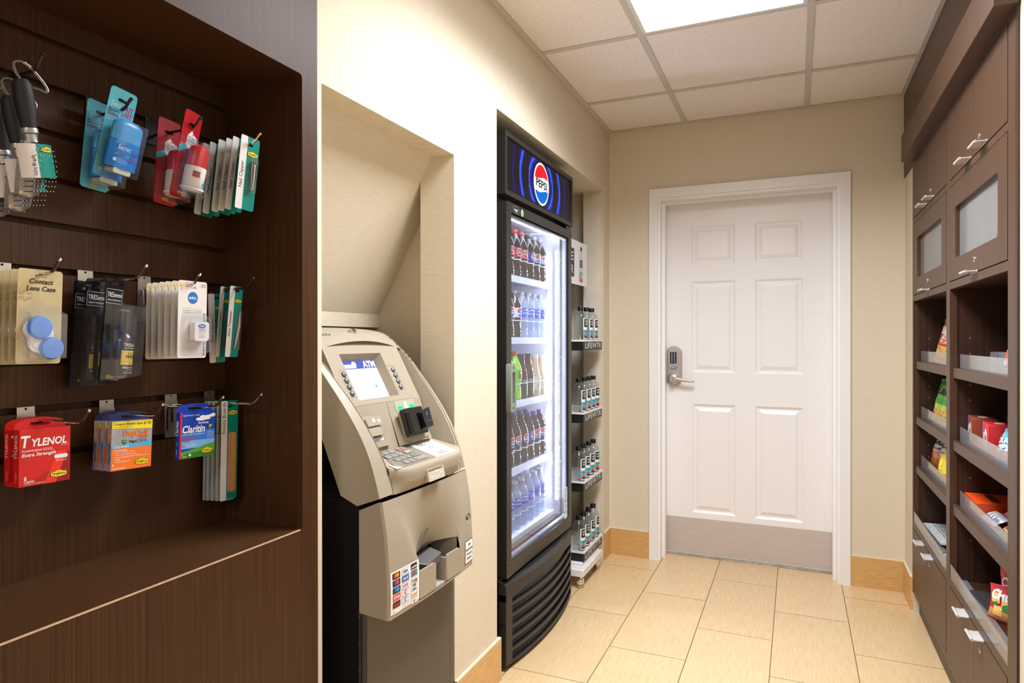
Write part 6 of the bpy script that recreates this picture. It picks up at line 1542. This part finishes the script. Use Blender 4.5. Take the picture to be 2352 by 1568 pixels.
# near column, second shelf: cookie boxes and a blue sweet bag
def mk_paint(c1, c2, word):
    def f(b, w, h): b.rect(-w / 2 + .0004, 0, -w / 2 + .018, h, .0003, P(c2)); b.flat(ell(.008, h * .5, w * .27, h * .33, 20), .0005, P((236, 216, 190))); b.flat(ell(.008, h * .45, w * .15, h * .2, 16), .0008, P((190, 110, 60))); b.flat(ell(-w * .28, h * .55, w * .13, h * .2, 18), .0006, P((70, 90, 190))); b.flat(ell(-w * .28, h * .55, w * .10, h * .15, 18), .0009, P((226, 226, 240)))
    return f
def toppr(c): return lambda b, w, d: (b.rect(-w / 2 + .006, .006, w / 2 - .006, d - .006, .0003, P(c)), b.flat(ell(0, d * .5, w * .2, d * .2, 18), .0006, P((222, 190, 160))))
bx = [(.534, 2.622, (150, 70, 50), (110, 100, 190), 'cookie carton with a purple edge, farthest on the near second shelf'), (.537, 2.440, (222, 44, 48), (120, 110, 200), 'red cookie carton beside the purple-edged one on the second shelf'), (.640, 2.62, (160, 80, 60), (110, 100, 190), 'brown cookie carton in the rear row, farthest one'), (.636, 2.470, (206, 40, 44), (110, 90, 180), 'red cookie carton in the rear row, next to the brown one'), (.632, 2.33, (186, 30, 40), (110, 90, 180), 'dark red cookie carton in the rear row, third from the far side'), (.628, 2.19, (186, 30, 40), (110, 90, 180), 'dark red cookie carton in the rear row, nearest the photographer')]
for x, y, c1, c2, lab in bx:
    carton('cookie_box', .118, .096, .070, c1, lab, 'cookie boxes on the second shelf', 'cookie box', mk_paint(c1, c2, 'OREO' if c1[1] > 60 else 'RITZ'), toppr(tuple(int(q * .8) for q in c1)), M=FR(x, y, .8965) @ RY(-6))
def pt(b, w, h): b.text('SOUR', 0, .058, .015, WHITE, .001, bold=.05, w=.085, shear=.15); b.text('STRIPS', 0, .036, .016, WHITE, .001, bold=.05, w=.105, shear=.15); b.flat(ell(-.03, .082, .022, .010, 14), .0004, P((240, 200, 60))); b.flat(ell(.03, .02, .02, .01, 14), .0004, P((240, 120, 90)))
pillow('candy_bag', .145, .105, .035, bands((.25, (40, 140, 200)), (.7, (54, 164, 220)), (1, (60, 170, 226))), 'bright blue candy bag in front of the red cookie cartons', None, paint=pt, M=FR(.543, 2.262, .8965) @ RX(-14) @ RZ(8), seed=31)
# near column, third shelf: orange candy box, sweets and bars
def pt(b, w, h): b.text("REESE'S", 0, h * .35, .017, P((250, 220, 60)), .0008, bold=.05, w=w * .72); b.text('PEANUT BUTTER CUPS', 0, h * .12, .006, P((60, 30, 20)), .0008, w=w * .7)
def tp(b, w, d): b.text("REESE'S", 0, d * .35, .022, P((60, 40, 20)), .0008, bold=.05, w=w * .7)
carton('candy_box', .165, .050, .14, (232, 78, 26), 'long orange candy box lying at the far end of the third shelf', None, 'candy box', pt, tp, M=FR(.531, 2.603, .6765) @ RY(0))
for i, (x, y, z, ry, c1, c2, w_, lab) in enumerate(((.545, 2.445, .6765, 3, (196, 196, 206), (120, 124, 150), 'ICE', 'pale silver candy bar at the shelf guard beside the orange box'), (.585, 2.405, .690, 10, (96, 70, 120), (214, 60, 70), 'KIT', 'purple and white candy bar lying on top of the pile'), (.548, 2.285, .6765, -4, (120, 90, 50), (214, 180, 110), 'TWIX', 'brown and gold candy bar near the middle of the third shelf'), (.605, 2.31, .690, 12, (70, 66, 110), (206, 206, 216), 'MILKY', 'dark blue candy bar at the back of the pile'), (.545, 2.170, .6765, 2, (176, 130, 90), (224, 200, 150), 'NUT', 'tan candy bar at the near end of the shelf guard'), (.590, 2.19, .688, -8, (60, 48, 40), (190, 150, 70), 'DARK', 'dark brown and gold candy bar at the near end, further back'), (.66, 2.40, .678, 5, (150, 40, 40), (226, 190, 90), 'RED', 'dark red candy packet behind the pile on the third shelf'))):
    pillow('candy_bar', .125, .042, .026, bands((.25, c1), (.5, c2), (.75, c1), (1, c1)), lab, 'candy bars on the third shelf', 'candy bar', lambda b, w, h, s_=w_: [b.flat([(-.03 + .016 * k, .012), (-.021 + .016 * k, .012), (-.018 + .016 * k, .029), (-.027 + .016 * k, .029)], .0008, P((226, 216, 210) if len(s_) % 2 else (196, 60, 60))) for k in range(4)], FR(x, y, z + .012) @ RY(ry) @ RX(-62), 40 + i)
# near column, bottom deck: two red cracker bags
def pt(b, w, h):
    b.text('CHEEZ', 0, h * .66, .026, WHITE, .001, bold=.05, w=w * .74, rot=3); b.flat(ell(.02, h * .46, .035, .013, 18), .0006, P((40, 120, 60))); b.flat([(-.06, h * .5), (-.03, h * .44), (-.035, h * .58)], .0006, P((40, 130, 60)))
    for cx, cy in ((-.03, .035), (.02, .03), (.0, .055), (-.04, .07)): b.flat(rr(cx - .017, cy - .014, cx + .017, cy + .014, .004), .0005, P((232, 190, 96)))
for i, (x, y, z, rx, rz) in enumerate(((.605, 2.355, .4215, -6, 2), (.566, 2.300, .4215, -12, 5))):
    pillow('cracker_bag', .17, (.135, .105)[i], .042, bands((.12, (206, 60, 50)), (.36, (226, 150, 90)), (.5, (208, 50, 46)), (1, (200, 28, 38))), ('tall red cracker bag standing behind another red bag on the bottom shelf', 'red and cream cracker bag leaning in front on the bottom shelf')[i], 'red cracker bags on the bottom shelf', paint=pt, M=FR(x, y, z) @ RY(28) @ RX(rx) @ RZ(rz), seed=51 + i)
t = root('magazine', T(.60, 2.47, .4215) @ RZ(4), 'dark grey flat magazine lying behind the bottom acrylic guard', 'magazine')
b = MB(); b.box((-.07, -.11, 0), (.07, .11, .006), P((58, 58, 62), .3)); b.build('pages', t)
